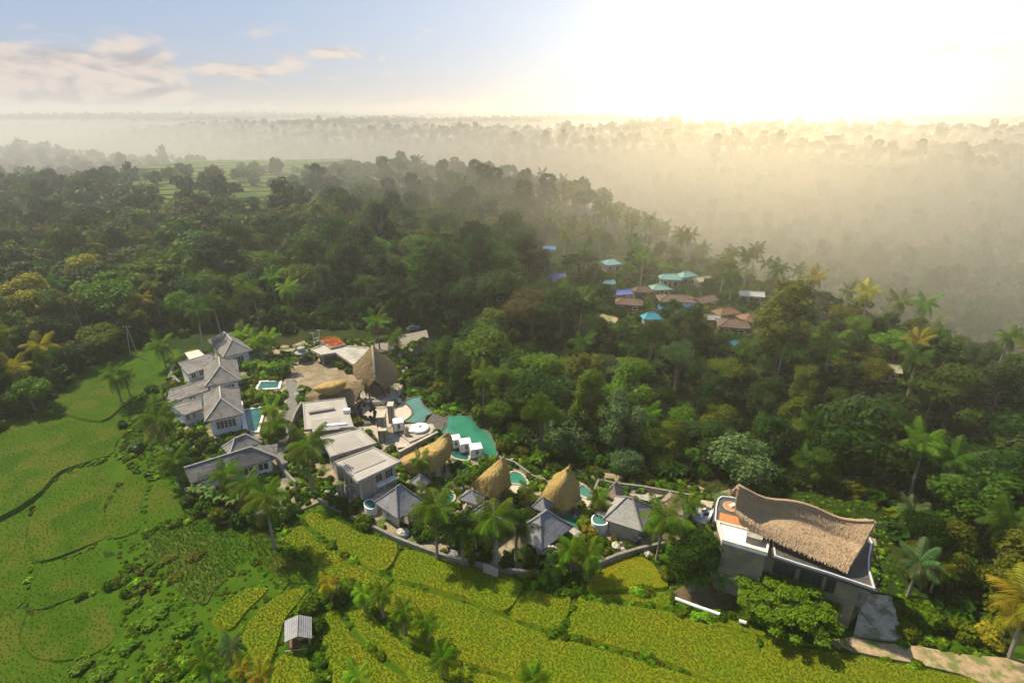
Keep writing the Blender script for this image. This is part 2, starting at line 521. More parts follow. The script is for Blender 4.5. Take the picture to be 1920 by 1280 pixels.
rad = 7.0 * (16000 / 7.0) ** (np.arange(231) / 230.0)
ang = np.concatenate([np.linspace(-58, 58, 330), np.linspace(62, 298, 60)])
rr, aa = np.meshgrid(rad, np.radians(ang), indexing='ij')
X, Y = rr * np.sin(aa), rr * np.cos(aa)
Z = H(X, Y)
na = len(ang)
i, j = np.meshgrid(np.arange(len(rad) - 1), np.arange(na), indexing='ij')
quads = np.stack([i * na + j, i * na + (j + 1) % na, (i + 1) * na + (j + 1) % na, (i + 1) * na + j], -1).reshape(-1, 4)[:, ::-1]
me = npmesh('ground', np.stack([X, Y, Z], -1).reshape(-1, 3), quads, [M_GROUND], True)
tag(link(bpy.data.objects.new('ground', me)), 'green valley ground rolling away to the misty horizon', kind='structure')

# ------------------------------------------------------------------ blades: rice and grass tufts as one mesh per field
def blades(pts, hgt, n, width, lean, seed=1, hv=.35):
    r = np.random.default_rng(seed)
    p = np.repeat(np.asarray(pts), n, 0); N = len(p)
    a = r.random(N) * 2 * np.pi
    hh = hgt * (1 - hv + 2 * hv * r.random(N))
    ln = lean * (.4 + r.random(N)) * hh
    w = width * (.7 + .6 * r.random(N))
    d = np.stack([np.cos(a), np.sin(a), 0 * a], -1); s = np.stack([-np.sin(a), np.cos(a), 0 * a], -1) * w[:, None] / 2
    b = p + d * .05
    m = b + d * (ln * .35)[:, None] + np.array([0, 0, 1]) * (hh * .65)[:, None]
    t = b + d * ln[:, None] + np.array([0, 0, 1]) * (hh * .9)[:, None]
    v = np.stack([b - s * .6, b + s * .6, m + s, m - s, t + s * .25, t - s * .25], 1).reshape(-1, 3)
    k = np.arange(N)[:, None] * 6
    f = np.concatenate([k + np.array([[0, 1, 2, 3]]), k + np.array([[3, 2, 4, 5]])], 0)
    return v, f

def field(name, label, px, mt, blade_m, cat, top=.55, spacing=.42, hgt=.42, n=4, width=.13, lean=.5, depth=2.2, k=3, seed=1, wav=0.0, rounded=True):
    c = G(sum(p[0] for p in px) / len(px), sum(p[1] for p in px) / len(px))
    z = c.z + top
    poly = [P(x, y, z) for x, y in px]
    if rounded: poly = smooth_poly(poly, k)
    if 'rice' in name: poly = [Vector((q[0], q[1], z)) for q in grow(poly, -.22)]
    sl = grow(poly, .45 * top + .25)                      # banks slope down to the ground
    mb = MB().prism(poly, z - .03, z); n_p = len(poly)
    if sum(poly[i][0] * poly[(i + 1) % n_p][1] - poly[(i + 1) % n_p][0] * poly[i][1] for i in range(n_p)) < 0: poly, sl = poly[::-1], sl[::-1]
    for i in range(n_p):
        j = (i + 1) % n_p
        mb.add([(sl[i][0], sl[i][1], z - top - .35), (sl[j][0], sl[j][1], z - top - .35), (poly[j][0], poly[j][1], z - .015), (poly[i][0], poly[i][1], z - .015)], [(0, 1, 2, 3)])
    o = mb.build(name, mt)
    tag(o, label, cat)
    foot(poly, .1)
    if blade_m:
        xs = [p[0] for p in poly]; ys = [p[1] for p in poly]
        r = np.random.default_rng(seed)
        gx, gy = np.meshgrid(np.arange(min(xs), max(xs), spacing), np.arange(min(ys), max(ys), spacing))
        gx = gx.ravel() + (r.random(gx.size) - .5) * spacing * .9; gy = gy.ravel() + (r.random(gy.size) - .5) * spacing * .9
        ok = inpoly(gx, gy, poly)
        p = np.stack([gx[ok], gy[ok], np.full(ok.sum(), z - .02)], -1)
        v, f = blades(p, hgt, n, width, lean, seed)
        v = v - np.array(o.location)
        b = bpy.data.objects.new('rice_plants' if 'rice' in name else 'grass_tufts', npmesh(name + '_blades', v, f, [blade_m]))
        tag(link(b, o), kind='stuff')
    return o

RICE = [
 ('upper strip of ripening rice under the resort boundary wall, beside the round shrub', [(570,970),(595,959),(637,976),(677,996),(747,1018),(724,1069),(677,1052),(615,1010)], 0),
 ('green-gold rice strip below the leaning white-trunked palm, ending at the yellow palms', [(533,1004),(564,982),(573,988),(612,1018),(660,1049),(712,1077),(733,1086),(726,1100),(690,1096),(650,1088),(615,1075),(573,1041),(536,1021)], 0),
 ('wide rice field directly below the wall and the two tall coconut palms', [(753,1032),(789,1032),(845,1049),(902,1060),(952,1077),(982,1097),(946,1147),(874,1121),(789,1096),(736,1080)], 0),
 ('small four-sided rice field between the tall palms and the bright yellow field', [(986,1104),(1030,1110),(1073,1120),(1050,1183),(1000,1170),(955,1153)], 0),
 ('large lower rice field right of the row of young palms', [(738,1092),(789,1104),(874,1129),(945,1155),(1000,1177),(1055,1193),(1160,1223),(1260,1253),(1350,1294),(1010,1304),(960,1270),(888,1247),(850,1233),(780,1206),(738,1173),(704,1135),(704,1105)], 0),
 ('long rice field below the white pipe, bounded by a straight bund', [(1082,1118),(1105,1125),(1170,1131),(1260,1145),(1320,1166),(1410,1186),(1424,1198),(1428,1296),(1365,1290),(1262,1246),(1160,1215),(1085,1192),(1062,1184)], 0),
 ('bright yellow ripe rice field beside the curved end of the boundary wall', [(1106,1080),(1130,1060),(1165,1046),(1195,1037),(1225,1055),(1243,1078),(1255,1100),(1210,1104),(1150,1106),(1102,1104)], 1),
 ('narrow rice strip just under the bright yellow field', [(1108,1112),(1150,1111),(1210,1110),(1259,1107),(1255,1138),(1215,1132),(1170,1125)], 0),
 ('rice field in the bottom right reaching along the dirt track', [(1434,1197),(1510,1211),(1585,1222),(1645,1233),(1710,1246),(1780,1260),(1852,1278),(1860,1310),(1640,1315),(1438,1315)], 0),
 ('thin rice strip below the grassy bank of the feathery green tree', [(1322,1160),(1360,1158),(1390,1165),(1440,1183),(1490,1197),(1550,1210),(1500,1206),(1424,1192),(1370,1178)], 0),
 ('brownish rice strip between two bunds left of the young palm row', [(649,1146),(668,1141),(688,1140),(733,1182),(775,1216),(845,1244),(930,1264),(985,1286),(990,1310),(810,1310),(761,1257),(719,1226),(677,1190),(654,1160)], 0),
 ('curved rice field to the right of the small field hut', [(612,1147),(634,1140),(648,1167),(670,1195),(712,1236),(755,1265),(785,1290),(790,1310),(640,1310),(622,1270),(612,1243),(604,1201),(604,1167)], 0),
 ('curved rice field to the left of the small field hut', [(525,1112),(556,1100),(576,1105),(562,1128),(537,1159),(524,1201),(508,1243),(490,1252),(470,1225),(452,1190),(478,1146)], 0),
 ('narrow leftmost rice strip next to the rough grass', [(398,1165),(405,1145),(436,1117),(461,1101),(503,1099),(497,1113),(464,1145),(441,1174),(420,1180)], 0),
 ('small rice plot below the field hut at the picture bottom', [(522,1229),(547,1221),(573,1224),(588,1252),(602,1290),(606,1310),(515,1310),(509,1258)], 0)]
for i_, (lab, px, ripe) in enumerate(RICE):
    field('rice_field', lab, px, M_RICEBED, M_RICEY if ripe else M_RICE, 'rice field', top=.36, spacing=.30, hgt=.14, n=4, width=.11, lean=.9, seed=20 + i_)

MEADOW = [
 ('bright meadow terrace below the A-frame power pole at the forest edge', [(150,702),(180,683),(225,668),(270,664),(325,682),(330,708),(272,733),(230,760),(190,788),(125,775),(95,758)], .5),
 ('broad upper meadow terrace with faint furrows, left of the tall palm', [(-30,825),(60,786),(120,779),(188,793),(232,767),(240,800),(216,833),(212,848),(170,863),(120,879),(98,895),(60,932),(-30,965)], .9),
 ('middle meadow terrace under the long dark curved bank', [(70,945),(100,908),(122,892),(170,877),(215,860),(234,873),(222,905),(195,945),(200,985),(205,1003),(160,1023),(90,1048),(62,1043),(55,990)], .5),
 ('narrow meadow terrace right of the diagonal dark bank', [(241,882),(285,905),(270,922),(262,960),(262,990),(215,1008),(203,985),(201,950),(230,905)], .35),
 ('small flat green terrace by the banana plants of the lowest villa', [(291,907),(320,920),(350,950),(330,973),(282,988),(277,960),(280,930)], .35),
 ('meadow strip along the left picture edge', [(-30,968),(56,942),(47,990),(51,1045),(55,1090),(45,1128),(-30,1152)], .35),
 ('lower meadow terrace with a straight ditch above it', [(67,1057),(92,1057),(165,1033),(208,1013),(216,1032),(229,1070),(214,1098),(130,1122),(62,1142),(58,1100)], .4),
 ('lowest large meadow terrace with bare tan patches', [(62,1152),(130,1132),(215,1107),(234,1130),(224,1180),(190,1218),(120,1237),(62,1228),(44,1190)], .35),
 ('meadow corner at the bottom left picture edge', [(-30,1160),(48,1142),(35,1190),(52,1235),(57,1305),(-30,1305)], .3),
 ('small meadow terrace at the picture bottom beside the weeds', [(68,1238),(120,1245),(182,1232),(152,1262),(130,1305),(68,1305)], .3),
 ('rough tan and green grass terrace above the leftmost rice strip', [(286,1002),(340,987),(430,977),(452,1010),(470,1040),(440,1068),(400,1108),(380,1132),(330,1100),(310,1060),(282,1040)], .35),
 ('narrow green strip between the rough grass and the white-trunked palm', [(455,985),(505,990),(525,1010),(530,1030),(565,1050),(600,1075),(610,1092),(575,1092),(530,1085),(490,1050),(470,1020)], .3),
 ('grassy green bank around the foot of the feathery green tree', [(1352,1150),(1372,1128),(1400,1130),(1440,1150),(1480,1170),(1500,1188),(1480,1190),(1430,1172),(1395,1160)], .4)]
for i_, (lab, px, tp) in enumerate(MEADOW):
    ro = i_ >= 10
    field('meadow_terrace', lab, px, M_ROUGH if i_ == 10 else M_MEADOW, M_GRASSB, 'meadow', top=tp * .55 if i_ in (1, 2, 3) else .16, spacing=.45 if ro else .55, hgt=.38 if ro else .13, n=4 if ro else 3, width=.10, lean=.9, seed=60 + i_)

# far rice terraces beyond the forest on the left: level steps rising away from the camera
for k in range(15):
    y0 = 318 + k * 15 + k * k * .55; y1 = 318 + (k + 1) * 15 + (k + 1) ** 2 * .55 - 1.2
    xs = np.linspace(-225 - k * 11 - 25 * math.sin(k * 1.7), -100 - k * 7 + 15 * math.sin(k * 2.3), 26)
    wob = lambda x, s: 7 * math.sin(x / 42 + s * .8) + 4 * math.sin(x / 17 + s * 2.1) + .05 * (x + 200)
    fr = [(x, y0 + wob(x, k)) for x in xs]; bk = [(x, y1 + wob(x, k + 1)) for x in xs[::-1]]
    z = 0.6 + k * .62
    o = MB().prism(fr + bk, z - 8, z).build('rice_terrace', M_TERR)
    ordn = ['nearest', 'second', 'third', 'fourth', 'fifth', 'sixth', 'seventh', 'eighth', 'ninth', 'tenth', 'eleventh', 'twelfth', 'thirteenth', 'fourteenth', 'fifteenth'][k]
    tag(o, ordn + ' of the stepped rice terraces counted away from the left forest', 'rice terrace', 'stepped rice terraces beyond the forest')
FARTERR = [(-240, 318), (-95, 318), (-205, 660), (-400, 660)]

# grassy ground under the fields, following the terrain
gx_, gy_ = np.meshgrid(np.arange(-150, 80.1, 1.0), np.arange(28, 142.1, 1.0), indexing='ij')
gz_ = H(gx_, gy_) + .06 + .12 * fbm(gx_ / 3.0, gy_ / 3.0, 3)
nx_, ny_ = gx_.shape
i, j = np.meshgrid(np.arange(nx_ - 1), np.arange(ny_ - 1), indexing='ij')
q_ = np.stack([i * ny_ + j, (i + 1) * ny_ + j, (i + 1) * ny_ + j + 1, i * ny_ + j + 1], -1).reshape(-1, 4)
cx_, cy_ = (gx_.ravel()[q_].mean(1)), (gy_.ravel()[q_].mean(1))
GRASS_PX = [(120,700),(255,655),(340,650),(345,915),(400,985),(520,985),(600,945),(690,985),(850,1055),(1000,1085),(1120,1068),(1240,1025),(1290,1090),(1400,1080),(1500,1145),(1560,1180),(1700,1190),(1990,1225),(1990,1500),(-300,1500),(-300,830),(0,790),(60,765)]
q_ = q_[inpoly(cx_, cy_, [P(x, y, -1) for x, y in GRASS_PX])]
tag(link(bpy.data.objects.new('grass_ground', npmesh('grass_ground', np.stack([gx_, gy_, gz_], -1).reshape(-1, 3), q_, [M_BUND], True))), 'green grassy ground between the rice fields and meadow terraces', kind='structure')

# ------------------------------------------------------------------ made ground of the resort
def slab(name, label, px, z, depth, mt, kind='structure', cat=None, k=1, keep=False):
    poly = [P(x, y, z) for x, y in px]
    if k > 1: poly = smooth_poly(poly, k)
    o = MB().prism(poly, z - depth, z).build(name, mt)
    if keep: foot(poly, .1)
    return tag(o, label, cat, kind=kind)
RESORT_PX = [(318,690),(345,662),(480,640),(545,648),(575,636),(690,640),(760,628),(800,632),(770,660),(762,700),(756,742),(792,742),(812,776),(826,814),(846,824),(880,848),(902,868),(935,866),(960,858),(1100,882),(1300,905),(1340,925),(1370,915),(1640,985),(1650,1085),(1600,1160),(1560,1180),(1500,1140),(1380,1080),(1240,1022),(1180,1035),(1120,1062),(1000,1074),(850,1046),(745,1006),(690,976),(600,940),(520,975),(400,975),(345,915),(312,850),(305,760)]
slab('resort_ground', 'bare earth and paving around the resort buildings', RESORT_PX, 0.0, 4.0, M_RESORT)
RESORT = [P(x, y, 0) for x, y in RESORT_PX]
slab('forecourt', 'brown gravel forecourt in front of the thatched tower', [(548,682),(575,676),(640,690),(668,703),(682,716),(640,722),(590,730),(556,718),(540,700)], .03, .2, M_GRAVEL, keep=True)
slab('path', 'grey lane between the villas and the flat-roofed hotel block', [(536,700),(556,715),(560,760),(545,800),(535,850),(545,900),(530,905),(516,850),(524,800),(538,760)], .03, .2, M_ROAD, keep=True)
slab('road', 'sunlit grey road leading away into the trees', [(690,652),(745,630),(800,618),(804,632),(755,645),(715,664)], .04, .6, mat('tan_road', (.17, .15, .12), (.22, .195, .155), .8, .9, .2), keep=True)
slab('dirt_track', 'bare earth track along the lower right rice field', [(1555,1198),(1600,1193),(1650,1205),(1720,1210),(1800,1225),(1920,1235),(1990,1262),(1990,1310),(1870,1290),(1800,1262),(1720,1243),(1640,1228),(1575,1214)], -.12, 2, M_DIRT, keep=True)
slab('pond', 'muddy brown pond beside the dark leafy tree', [(1262,1108),(1285,1096),(1330,1096),(1378,1108),(1388,1124),(1370,1138),(1330,1146),(1290,1136)], -.15, 2, M_POND, keep=True)
slab('ramp', 'weathered concrete apron behind the thatched hall', [(1618,1112),(1672,1116),(1694,1190),(1690,1200),(1600,1192)], -.1, 3, mat('weathered_apron', (.46, .40, .31), (.34, .295, .225), 1.1, .9, .4, 5, c3=(.18, .165, .10), s3=.5), keep=True)

# ------------------------------------------------------------------ building helpers
def rect(A, B, C, z):
    """rectangle from three roof corners seen in the photograph: A far left, B nearest, C right"""
    a, b, c = P(*A, z), P(*B, z), P(*C, z)
    e1 = (c - b).normalized(); e2 = (a - b).normalized()
    cr = e1.dot(e2)
    bis = (e1 + e2).normalized()
    s = Vector((-bis.y, bis.x, 0))
    if s.dot(e2) < 0: s = -s
    n1, n2 = (bis - s).normalized(), (bis + s).normalized()
    w, d = (c - b).dot(n1), (a - b).dot(n2)
    return b, n1, n2, w, d

def corners(b, n1, n2, w, d, m, z):
    q = [b + n1 * m + n2 * m, b + n1 * (w - m) + n2 * m, b + n1 * (w - m) + n2 * (d - m), b + n1 * m + n2 * (d - m)]
    return [Vector((p.x, p.y, z)) for p in q]

def hip_roof(parent, b, n1, n2, w, d, z, rise, along, mt, cap, name='roof', gable=False, thick=.22, flare=0.0):
    q = corners(b, n1, n2, w, d, 0, z)
    if along == 1:
        s = d / 2 if not gable else 0.0
        if not gable: s = min(s, w * .42)
        r0, r1 = b + n1 * s + n2 * d / 2, b + n1 * (w - s) + n2 * d / 2
        ends = ((q[0], q[3], 0), (q[1], q[2], 1))
    else:
        s = w / 2 if not gable else 0.0
        if not gable: s = min(s, d * .42)
        r0, r1 = b + n2 * s + n1 * w / 2, b + n2 * (d - s) + n1 * w / 2
        ends = ((q[0], q[1], 0), (q[3], q[2], 1))
    r0 = Vector((r0.x, r0.y, z + rise)); r1 = Vector((r1.x, r1.y, z + rise))
    m = MB()
    t = Vector((0, 0, thick))
    if along == 1:
        faces = [(q[0], q[1], r1, r0), (q[2], q[3], r0, r1), (q[1], q[2], r1), (q[3], q[0], r0)]
        hips = [(q[0], r0), (q[3], r0), (q[1], r1), (q[2], r1)]
    else:
        faces = [(q[1], q[2], r1, r0), (q[3], q[0], r0, r1), (q[0], q[1], r0), (q[2], q[3], r1)]
        hips = [(q[0], r0), (q[1], r0), (q[2], r1), (q[3], r1)]
    for f in faces:
        n = len(f)
        if flare and n >= 3:            # slopes that sag a little towards the eaves
            mids = [(f[0] + f[-1]) / 2 - Vector((0, 0, flare)), (f[1] + f[2]) / 2 - Vector((0, 0, flare))]
            m.add([f[0], f[1], mids[1], mids[0]], [(0, 1, 2, 3)])
            if n == 4: m.add([mids[0], mids[1], f[2], f[3]], [(0, 1, 2, 3)])
            else: m.add([mids[0], mids[1], f[2]], [(0, 1, 2)])
        else:
            m.add(f, [tuple(range(n))])
    for i in range(4):
        j = (i + 1) % 4
        m.add([q[i] - t, q[j] - t, q[j], q[i]], [(0, 1, 2, 3)])
    m.add([p - t for p in q], [(3, 2, 1, 0)])
    ro = m.build(name, mt, parent)
    c = MB()
    c.tube([r0 + Vector((0, 0, .06)), r1 + Vector((0, 0, .06))], .16, 6)
    if not gable:
        for p, r in hips:
            mid = (p + r) / 2 + Vector((0, 0, .06 - flare))
            c.tube([p + Vector((0, 0, .05)), mid, r + Vector((0, 0, .06))], .13, 6)
    c.build('ridge_cap', cap, ro)
    foot(q)
    return ro

def wall_box(parent, b, n1, n2, w, d, m, z0, z1, mt, name='wall'):
    q = corners(b, n1, n2, w, d, m, z0)
    return MB().box8(q, [p + Vector((0, 0, z1 - z0)) for p in q]).build(name, mt, parent), q

def window(parent, p, q, u0, u1, z0, z1, frame=M_WHITE, glass=M_GLASS, panes=2, out=.06, name='window', bars=True):
    """a framed window on the wall whose foot runs from p to q (outside on the right when walking from p to q)"""
    d = (q - p); L = d.length; d.normalize(); n = Vector((d.y, -d.x, 0))
    a = Vector((p.x, p.y, 0)) + d * L * u0; b = Vector((p.x, p.y, 0)) + d * L * u1
    up = Vector((0, 0, 1))
    fr = MB()
    o = n * out
    fr.bar(a + up * z0 + o, b + up * z0 + o, .12, .12); fr.bar(a + up * z1 + o, b + up * z1 + o, .12, .12)
    k = panes
    for i in range(k + 1):
        c = a.lerp(b, i / k)
        fr.bar(c + up * (z0 + .06) + o, c + up * (z1 - .06) + o, .1, .1)
    w = fr.build(name, frame, parent)
    for i in range(k):
        c0, c1 = a.lerp(b, i / k), a.lerp(b, (i + 1) / k)
        e = d * .05
        g = MB().box8([c0 + e + up * (z0 + .06), c1 - e + up * (z0 + .06), c1 - e + n * .035 + up * (z0 + .06), c0 + e + n * .035 + up * (z0 + .06)][::-1],
                      [c0 + e + up * (z1 - .06), c1 - e + up * (z1 - .06), c1 - e + n * .035 + up * (z1 - .06), c0 + e + n * .035 + up * (z1 - .06)][::-1])
        g.build('pane', glass, w)
    return w

def door(parent, p, q, u0, u1, z0, z1, mt=M_WOOD, out=.05):
    d = (q - p); L = d.length; d.normalize(); n = Vector((d.y, -d.x, 0))
    a = Vector((p.x, p.y, 0)) + d * L * u0; b = Vector((p.x, p.y, 0)) + d * L * u1
    q4 = [a, b, b + n * out, a + n * out][::-1]
    o = MB().box8([v + Vector((0, 0, z0)) for v in q4], [v + Vector((0, 0, z1)) for v in q4]).build('door', mt, parent)
    c = b - d * .15 + n * (out + .03) + Vector((0, 0, (z0 + z1) / 2))
    MB().bar(c - Vector((0, 0, .12)), c + Vector((0, 0, .12)), .05).build('handle', M_METAL, o)

# ------------------------------------------------------------------ grey-roofed villas on the left
def villa(label, A, B, C, ze, rise, along, wall=M_WHITE, roof=M_SHINGLE, cap=M_CAP, z0=0.0, inset=.9, wins=(), flare=.12, name='villa', cat='villa', group='white walled villas with grey roofs'):
    g = rect(A, B, C, ze)
    b, n1, n2, w, d = g
    c = b + n1 * w / 2 + n2 * d / 2
    t = thing(name, (c.x, c.y, z0), label, cat, group)
    hip_roof(t, *g, ze, rise, along, roof, cap, flare=flare)
    o, q = wall_box(t, *g, inset, z0, ze - .22, wall)
    faces = {'f': (q[0], q[1]), 'r': (q[1], q[2]), 'l': (q[3], q[0]), 'b': (q[2], q[3])}
    for (fc, u0, u1, a, bz, panes, kind) in wins:
        p, r = faces[fc]
        if kind == 'door': door(t, p, r, u0, u1, z0 + a, z0 + bz)
        else: window(t, p, r, u0, u1, z0 + a, z0 + bz, panes=panes, glass=M_CURTAIN if kind == 'curtain' else M_GLASS)
    return t, g, q

def wing(t, A, B, C, D, za, zb, name='wing_roof', mt=M_SHINGLE, z0=0.0, wallm=M_WHITE, hw=True):
    """a long lean-to roof: A-B the high back edge, D-C the low front edge"""
    a, b = P(*A, za), P(*B, za); c, d = P(*C, zb), P(*D, zb)
    th = Vector((0, 0, .2))
    o = MB().box8([d - th, c - th, b - th, a - th], [d, c, b, a]).build(name, mt, t)
    MB().tube([a + Vector((0, 0, .05)), b + Vector((0, 0, .05))], .13).build('ridge_cap', M_CAP, o)
    if hw:
        i1, i2 = d.lerp(a, .18), c.lerp(b, .18)
        q = [i1.lerp(i2, .04), i1.lerp(i2, .97), a.lerp(b, .97).lerp(c.lerp(d, .03), .06), a.lerp(b, .04).lerp(d.lerp(c, .04), .06)]
        q = [Vector((p.x, p.y, z0)) for p in q]
        top = [Vector((p.x, p.y, zz - .35)) for p, zz in zip(q, (zb, zb, za - .15, za - .15))]
        MB().box8(q, top).build('wall', wallm, t)
        for u0, u1 in ((.12, .3), (.45, .62)):
            window(t, q[0], q[1], u0, u1, z0 + .9, z0 + max(1.4, zb - .6), panes=2)
    foot([a, b, c, d])

t1, g1, q1 = villa('farthest white villa with grey hipped roof, beside the yellowish palms', (387,639), (418,670), (474,657), 4.0, 2.6, 2,
      wins=(('f', .25, .75, .8, 3.0, 4, ''), ('r', .2, .5, .3, 3.0, 2, ''), ('r', .6, .85, .3, 3.0, 2, '')))
wing(t1, (334,681), (402,661), (396,686), (352,702), 3.4, 2.8)
t2, g2, q2 = villa('middle white villa with grey hipped roof, between the two lime hedges', (373,686), (384,725), (452,714), 4.3, 2.7, 2,
      wins=(('f', .12, .42, .9, 3.4, 3, ''), ('f', .5, .9, .9, 3.4, 3, 'curtain'), ('r', .2, .6, .3, 3.2, 3, '')))
wing(t2, (317,732), (386,711), (398,729), (312,756), 3.6, 2.9)
t3, g3, q3 = villa('nearest tall white villa with grey hipped roof and long front window, beside the teal pool', (370,742), (383,791), (457,778), 3.9, 2.7, 2,
      wins=(('f', .18, .86, 1.2, 3.0, 5, 'curtain'), ('r', .12, .45, .3, 3.0, 3, ''), ('r', .55, .9, .3, 3.0, 3, ''), ('l', .3, .6, .9, 2.6, 2, '')))
wing(t3, (320,760), (377,745), (380,766), (345,778), 3.4, 2.8)
# white terrace edge along the pool side
pe = MB(); e0, e1 = P(462,812,.3), P(445,726,.3)
pe.bar(e0, e1, .9, .5); pe.build('terrace_edge', M_WHITE, t3)

# lowest villa: long front slope and a second hipped roof behind
ze4 = 3.2
c4 = P(440, 880, 0)
t4 = thing('villa', (c4.x, c4.y, 0), 'lowest white villa with a long grey lean-to roof among coconut palms', 'villa', 'white walled villas with grey roofs')
r0, r1 = P(345, 877, 4.6), P(471, 838, 5.6)
f0, f1 = P(357, 906, 2.6), P(519, 857, 3.4)
m = MB(); th = Vector((0, 0, .2))
r1b = P(505, 845, 4.4)
m.add([f0, f1, r1, r0], [(0, 1, 2, 3)]); bk0, bk1 = r0 + Vector((1.2, 3.2, -1.4)), r1 + Vector((2.5, 4.6, -2.2))
m.add([r0, r1, bk1, bk0], [(0, 1, 2, 3)]); m.add([f1, bk1, r1], [(0, 1, 2)])
m.add([f0 - th, f1 - th, bk1 - th, bk0 - th], [(3, 2, 1, 0)])
for a, b in ((f0, f1), (f1, bk1), (bk1, bk0), (bk0, f0)): m.add([a - th, b - th, b, a], [(0, 1, 2, 3)])
m.add([f0, r0, bk0], [(0, 1, 2)])
ro = m.build('roof', M_SHINGLE, t4)
MB().tube([r0 + Vector((0, 0, .06)), r1 + Vector((0, 0, .06))], .14).tube([r1 + Vector((0, 0, .06)), f1 + Vector((0, 0, .05))], .13).build('ridge_cap', M_CAP, ro)
gb = rect((414,838), (430,853), (492,830), 4.0)
hip_roof(t4, *gb, 4.0, 1.7, 1, M_SHINGLE, M_CAP, flare=.1)
wall_box(t4, *gb, .7, 0, 3.8, M_WHITE)
w0, w1 = f0.lerp(r0, .18), f1.lerp(r1, .16)
qa = [w0.lerp(w1, .05), w0.lerp(w1, .965)]
n_ = Vector((-(w1 - w0).y, (w1 - w0).x, 0)).normalized()
qb = [qa[1] + n_ * 4.2, qa[0] + n_ * 3.2]
q = [Vector((p.x, p.y, 0)) for p in qa + qb]
MB().box8(q, [Vector((q[0].x, q[0].y, 2.5)), Vector((q[1].x, q[1].y, 3.2)), Vector((q[2].x, q[2].y, 3.4)), Vector((q[3].x, q[3].y, 2.6))]).build('wall', M_WHITE, t4)
window(t4, q[0], q[1], .62, .76, 1.3, 2.7, panes=2); window(t4, q[0], q[1], .82, .96, 1.4, 2.8, panes=2)
window(t4, q[0], q[1], .78, .93, .1, 1.0, panes=2, glass=M_CURTAIN); window(t4, q[0], q[1], .3, .45, .9, 2.2, panes=2)
window(t4, q[1], q[2], .15, .7, .9, 2.8, panes=3)
foot([f0, f1, bk1, bk0])

# ------------------------------------------------------------------ flat-roofed hotel block: three stepped volumes
def flat_block(label, px, zr, panels, name='hotel_block', over=.9, wallm=M_GREIGE, wins=()):
    poly = [P(x, y, zr) for x, y in px]
    c = sum(poly, Vector()) / len(poly)
    t = thing(name, (c.x, c.y, 0), label, 'hotel', 'flat roofed hotel blocks')
    ro = MB().prism(poly, zr - .35, zr).build('roof', M_FLAT, t)
    MB().ring(grow(poly, -.25), .22, zr - .02, zr + .14).build('roof_edge', M_FLAT2, ro)
    for (pp, hgt, mt) in panels:
        MB().prism([P(x, y, zr + .05) for x, y in pp], zr - .02, zr + hgt).build('roof_panel', mt, ro)
    wp = grow(poly, -over)
    MB().prism(wp, 0, zr - .35).build('wall', wallm, t)
    foot(poly)
    wq = [Vector((p[0], p[1], 0)) for p in wp]
    n = len(wq)
    for (i, u0, u1, z0, z1, panes, kind) in wins:
        p, q = wq[i], wq[(i + 1) % n]
        if kind == 'door': door(t, p, q, u0, u1, z0, z1)
        else: window(t, p, q, u0, u1, z0, z1, panes=panes, frame=M_CREAM)
    return t, wq
# corners counter-clockwise from the near left one
ta, wa = flat_block('topmost flat-roofed grey hotel block with a raised dark roof strip', [(571,806),(664,801),(647,746),(567,755)], 6.0,
    [([(580,777),(628,769),(627.5,766.5),(580,774)], .45, mat('dark_roof_strip', (.17, .155, .14), (.2, .18, .165))), ([(586,810),(637,804),(634,783),(583,788)], .12, M_FLAT2), ([(577,773),(627,766),(624,755),(576,762)], .12, M_FLAT),
     ([(608,800.5),(650,796.5),(650,793.5),(608,797)], .3, M_WHITE)],
    wins=((3, .1, .3, 1, 3, 2, ''), (3, .5, .75, 1, 3, 2, ''), (1, .2, .4, 1, 4.5, 2, '')))
MB().box(P(651,773.5,6.0), 1.2, .9, .8).build('air_vent', M_WHITE, ta)
tb, wb = flat_block('middle flat-roofed grey hotel block, stepped below the topmost one', [(620,857),(707,831),(675,802),(600,819)], 5.5,
    [([(634,850),(688,835),(664,813),(614,826)], .12, M_FLAT2)], wins=((0, .1, .3, 3.2, 4.8, 3, ''), (3, .2, .5, 1, 3, 2, '')))
tc, wc = flat_block('lowest flat-roofed grey hotel block with tall windowed front wall', [(670,904),(753,865),(701,838),(626,866)], 5.4,
    [([(664,887),(724,862),(697,846),(643,865)], .12, M_FLAT2)],
    wins=((0, .44, .62, 3.0, 4.7, 2, ''), (0, .72, .95, 2.9, 4.7, 3, ''), (3, .1, .2, .2, 2.6, 1, 'door'), (3, .42, .52, 2.7, 4.7, 1, 'door'), (3, .72, .84, .4, 2.4, 2, ''), (3, .72, .84, 3.0, 4.6, 2, ''), (0, .05, .36, 4.55, 4.95, 6, '')))
# balcony slab, ledges and pilasters on its front
d_ = (wc[1] - wc[0]).normalized(); n_ = Vector((d_.y, -d_.x, 0)); L_ = (wc[1] - wc[0]).length
for u0, u1 in ((.40, .66), (.68, .98)):
    a, b = wc[0] + d_ * L_ * u0 + n_ * .5, wc[0] + d_ * L_ * u1 + n_ * .5
    MB().bar(a + Vector((0, 0, 2.7)), b + Vector((0, 0, 2.7)), 1.0, .18).build('balcony', M_WHITE, tc)
for u in (0.0, .38, .67, 1.0):
    a = wc[0] + d_ * L_ * u + n_ * .06
    MB().bar(a, a + Vector((0, 0, 5.0)), .35, .3).build('pilaster', M_CREAM, tc)

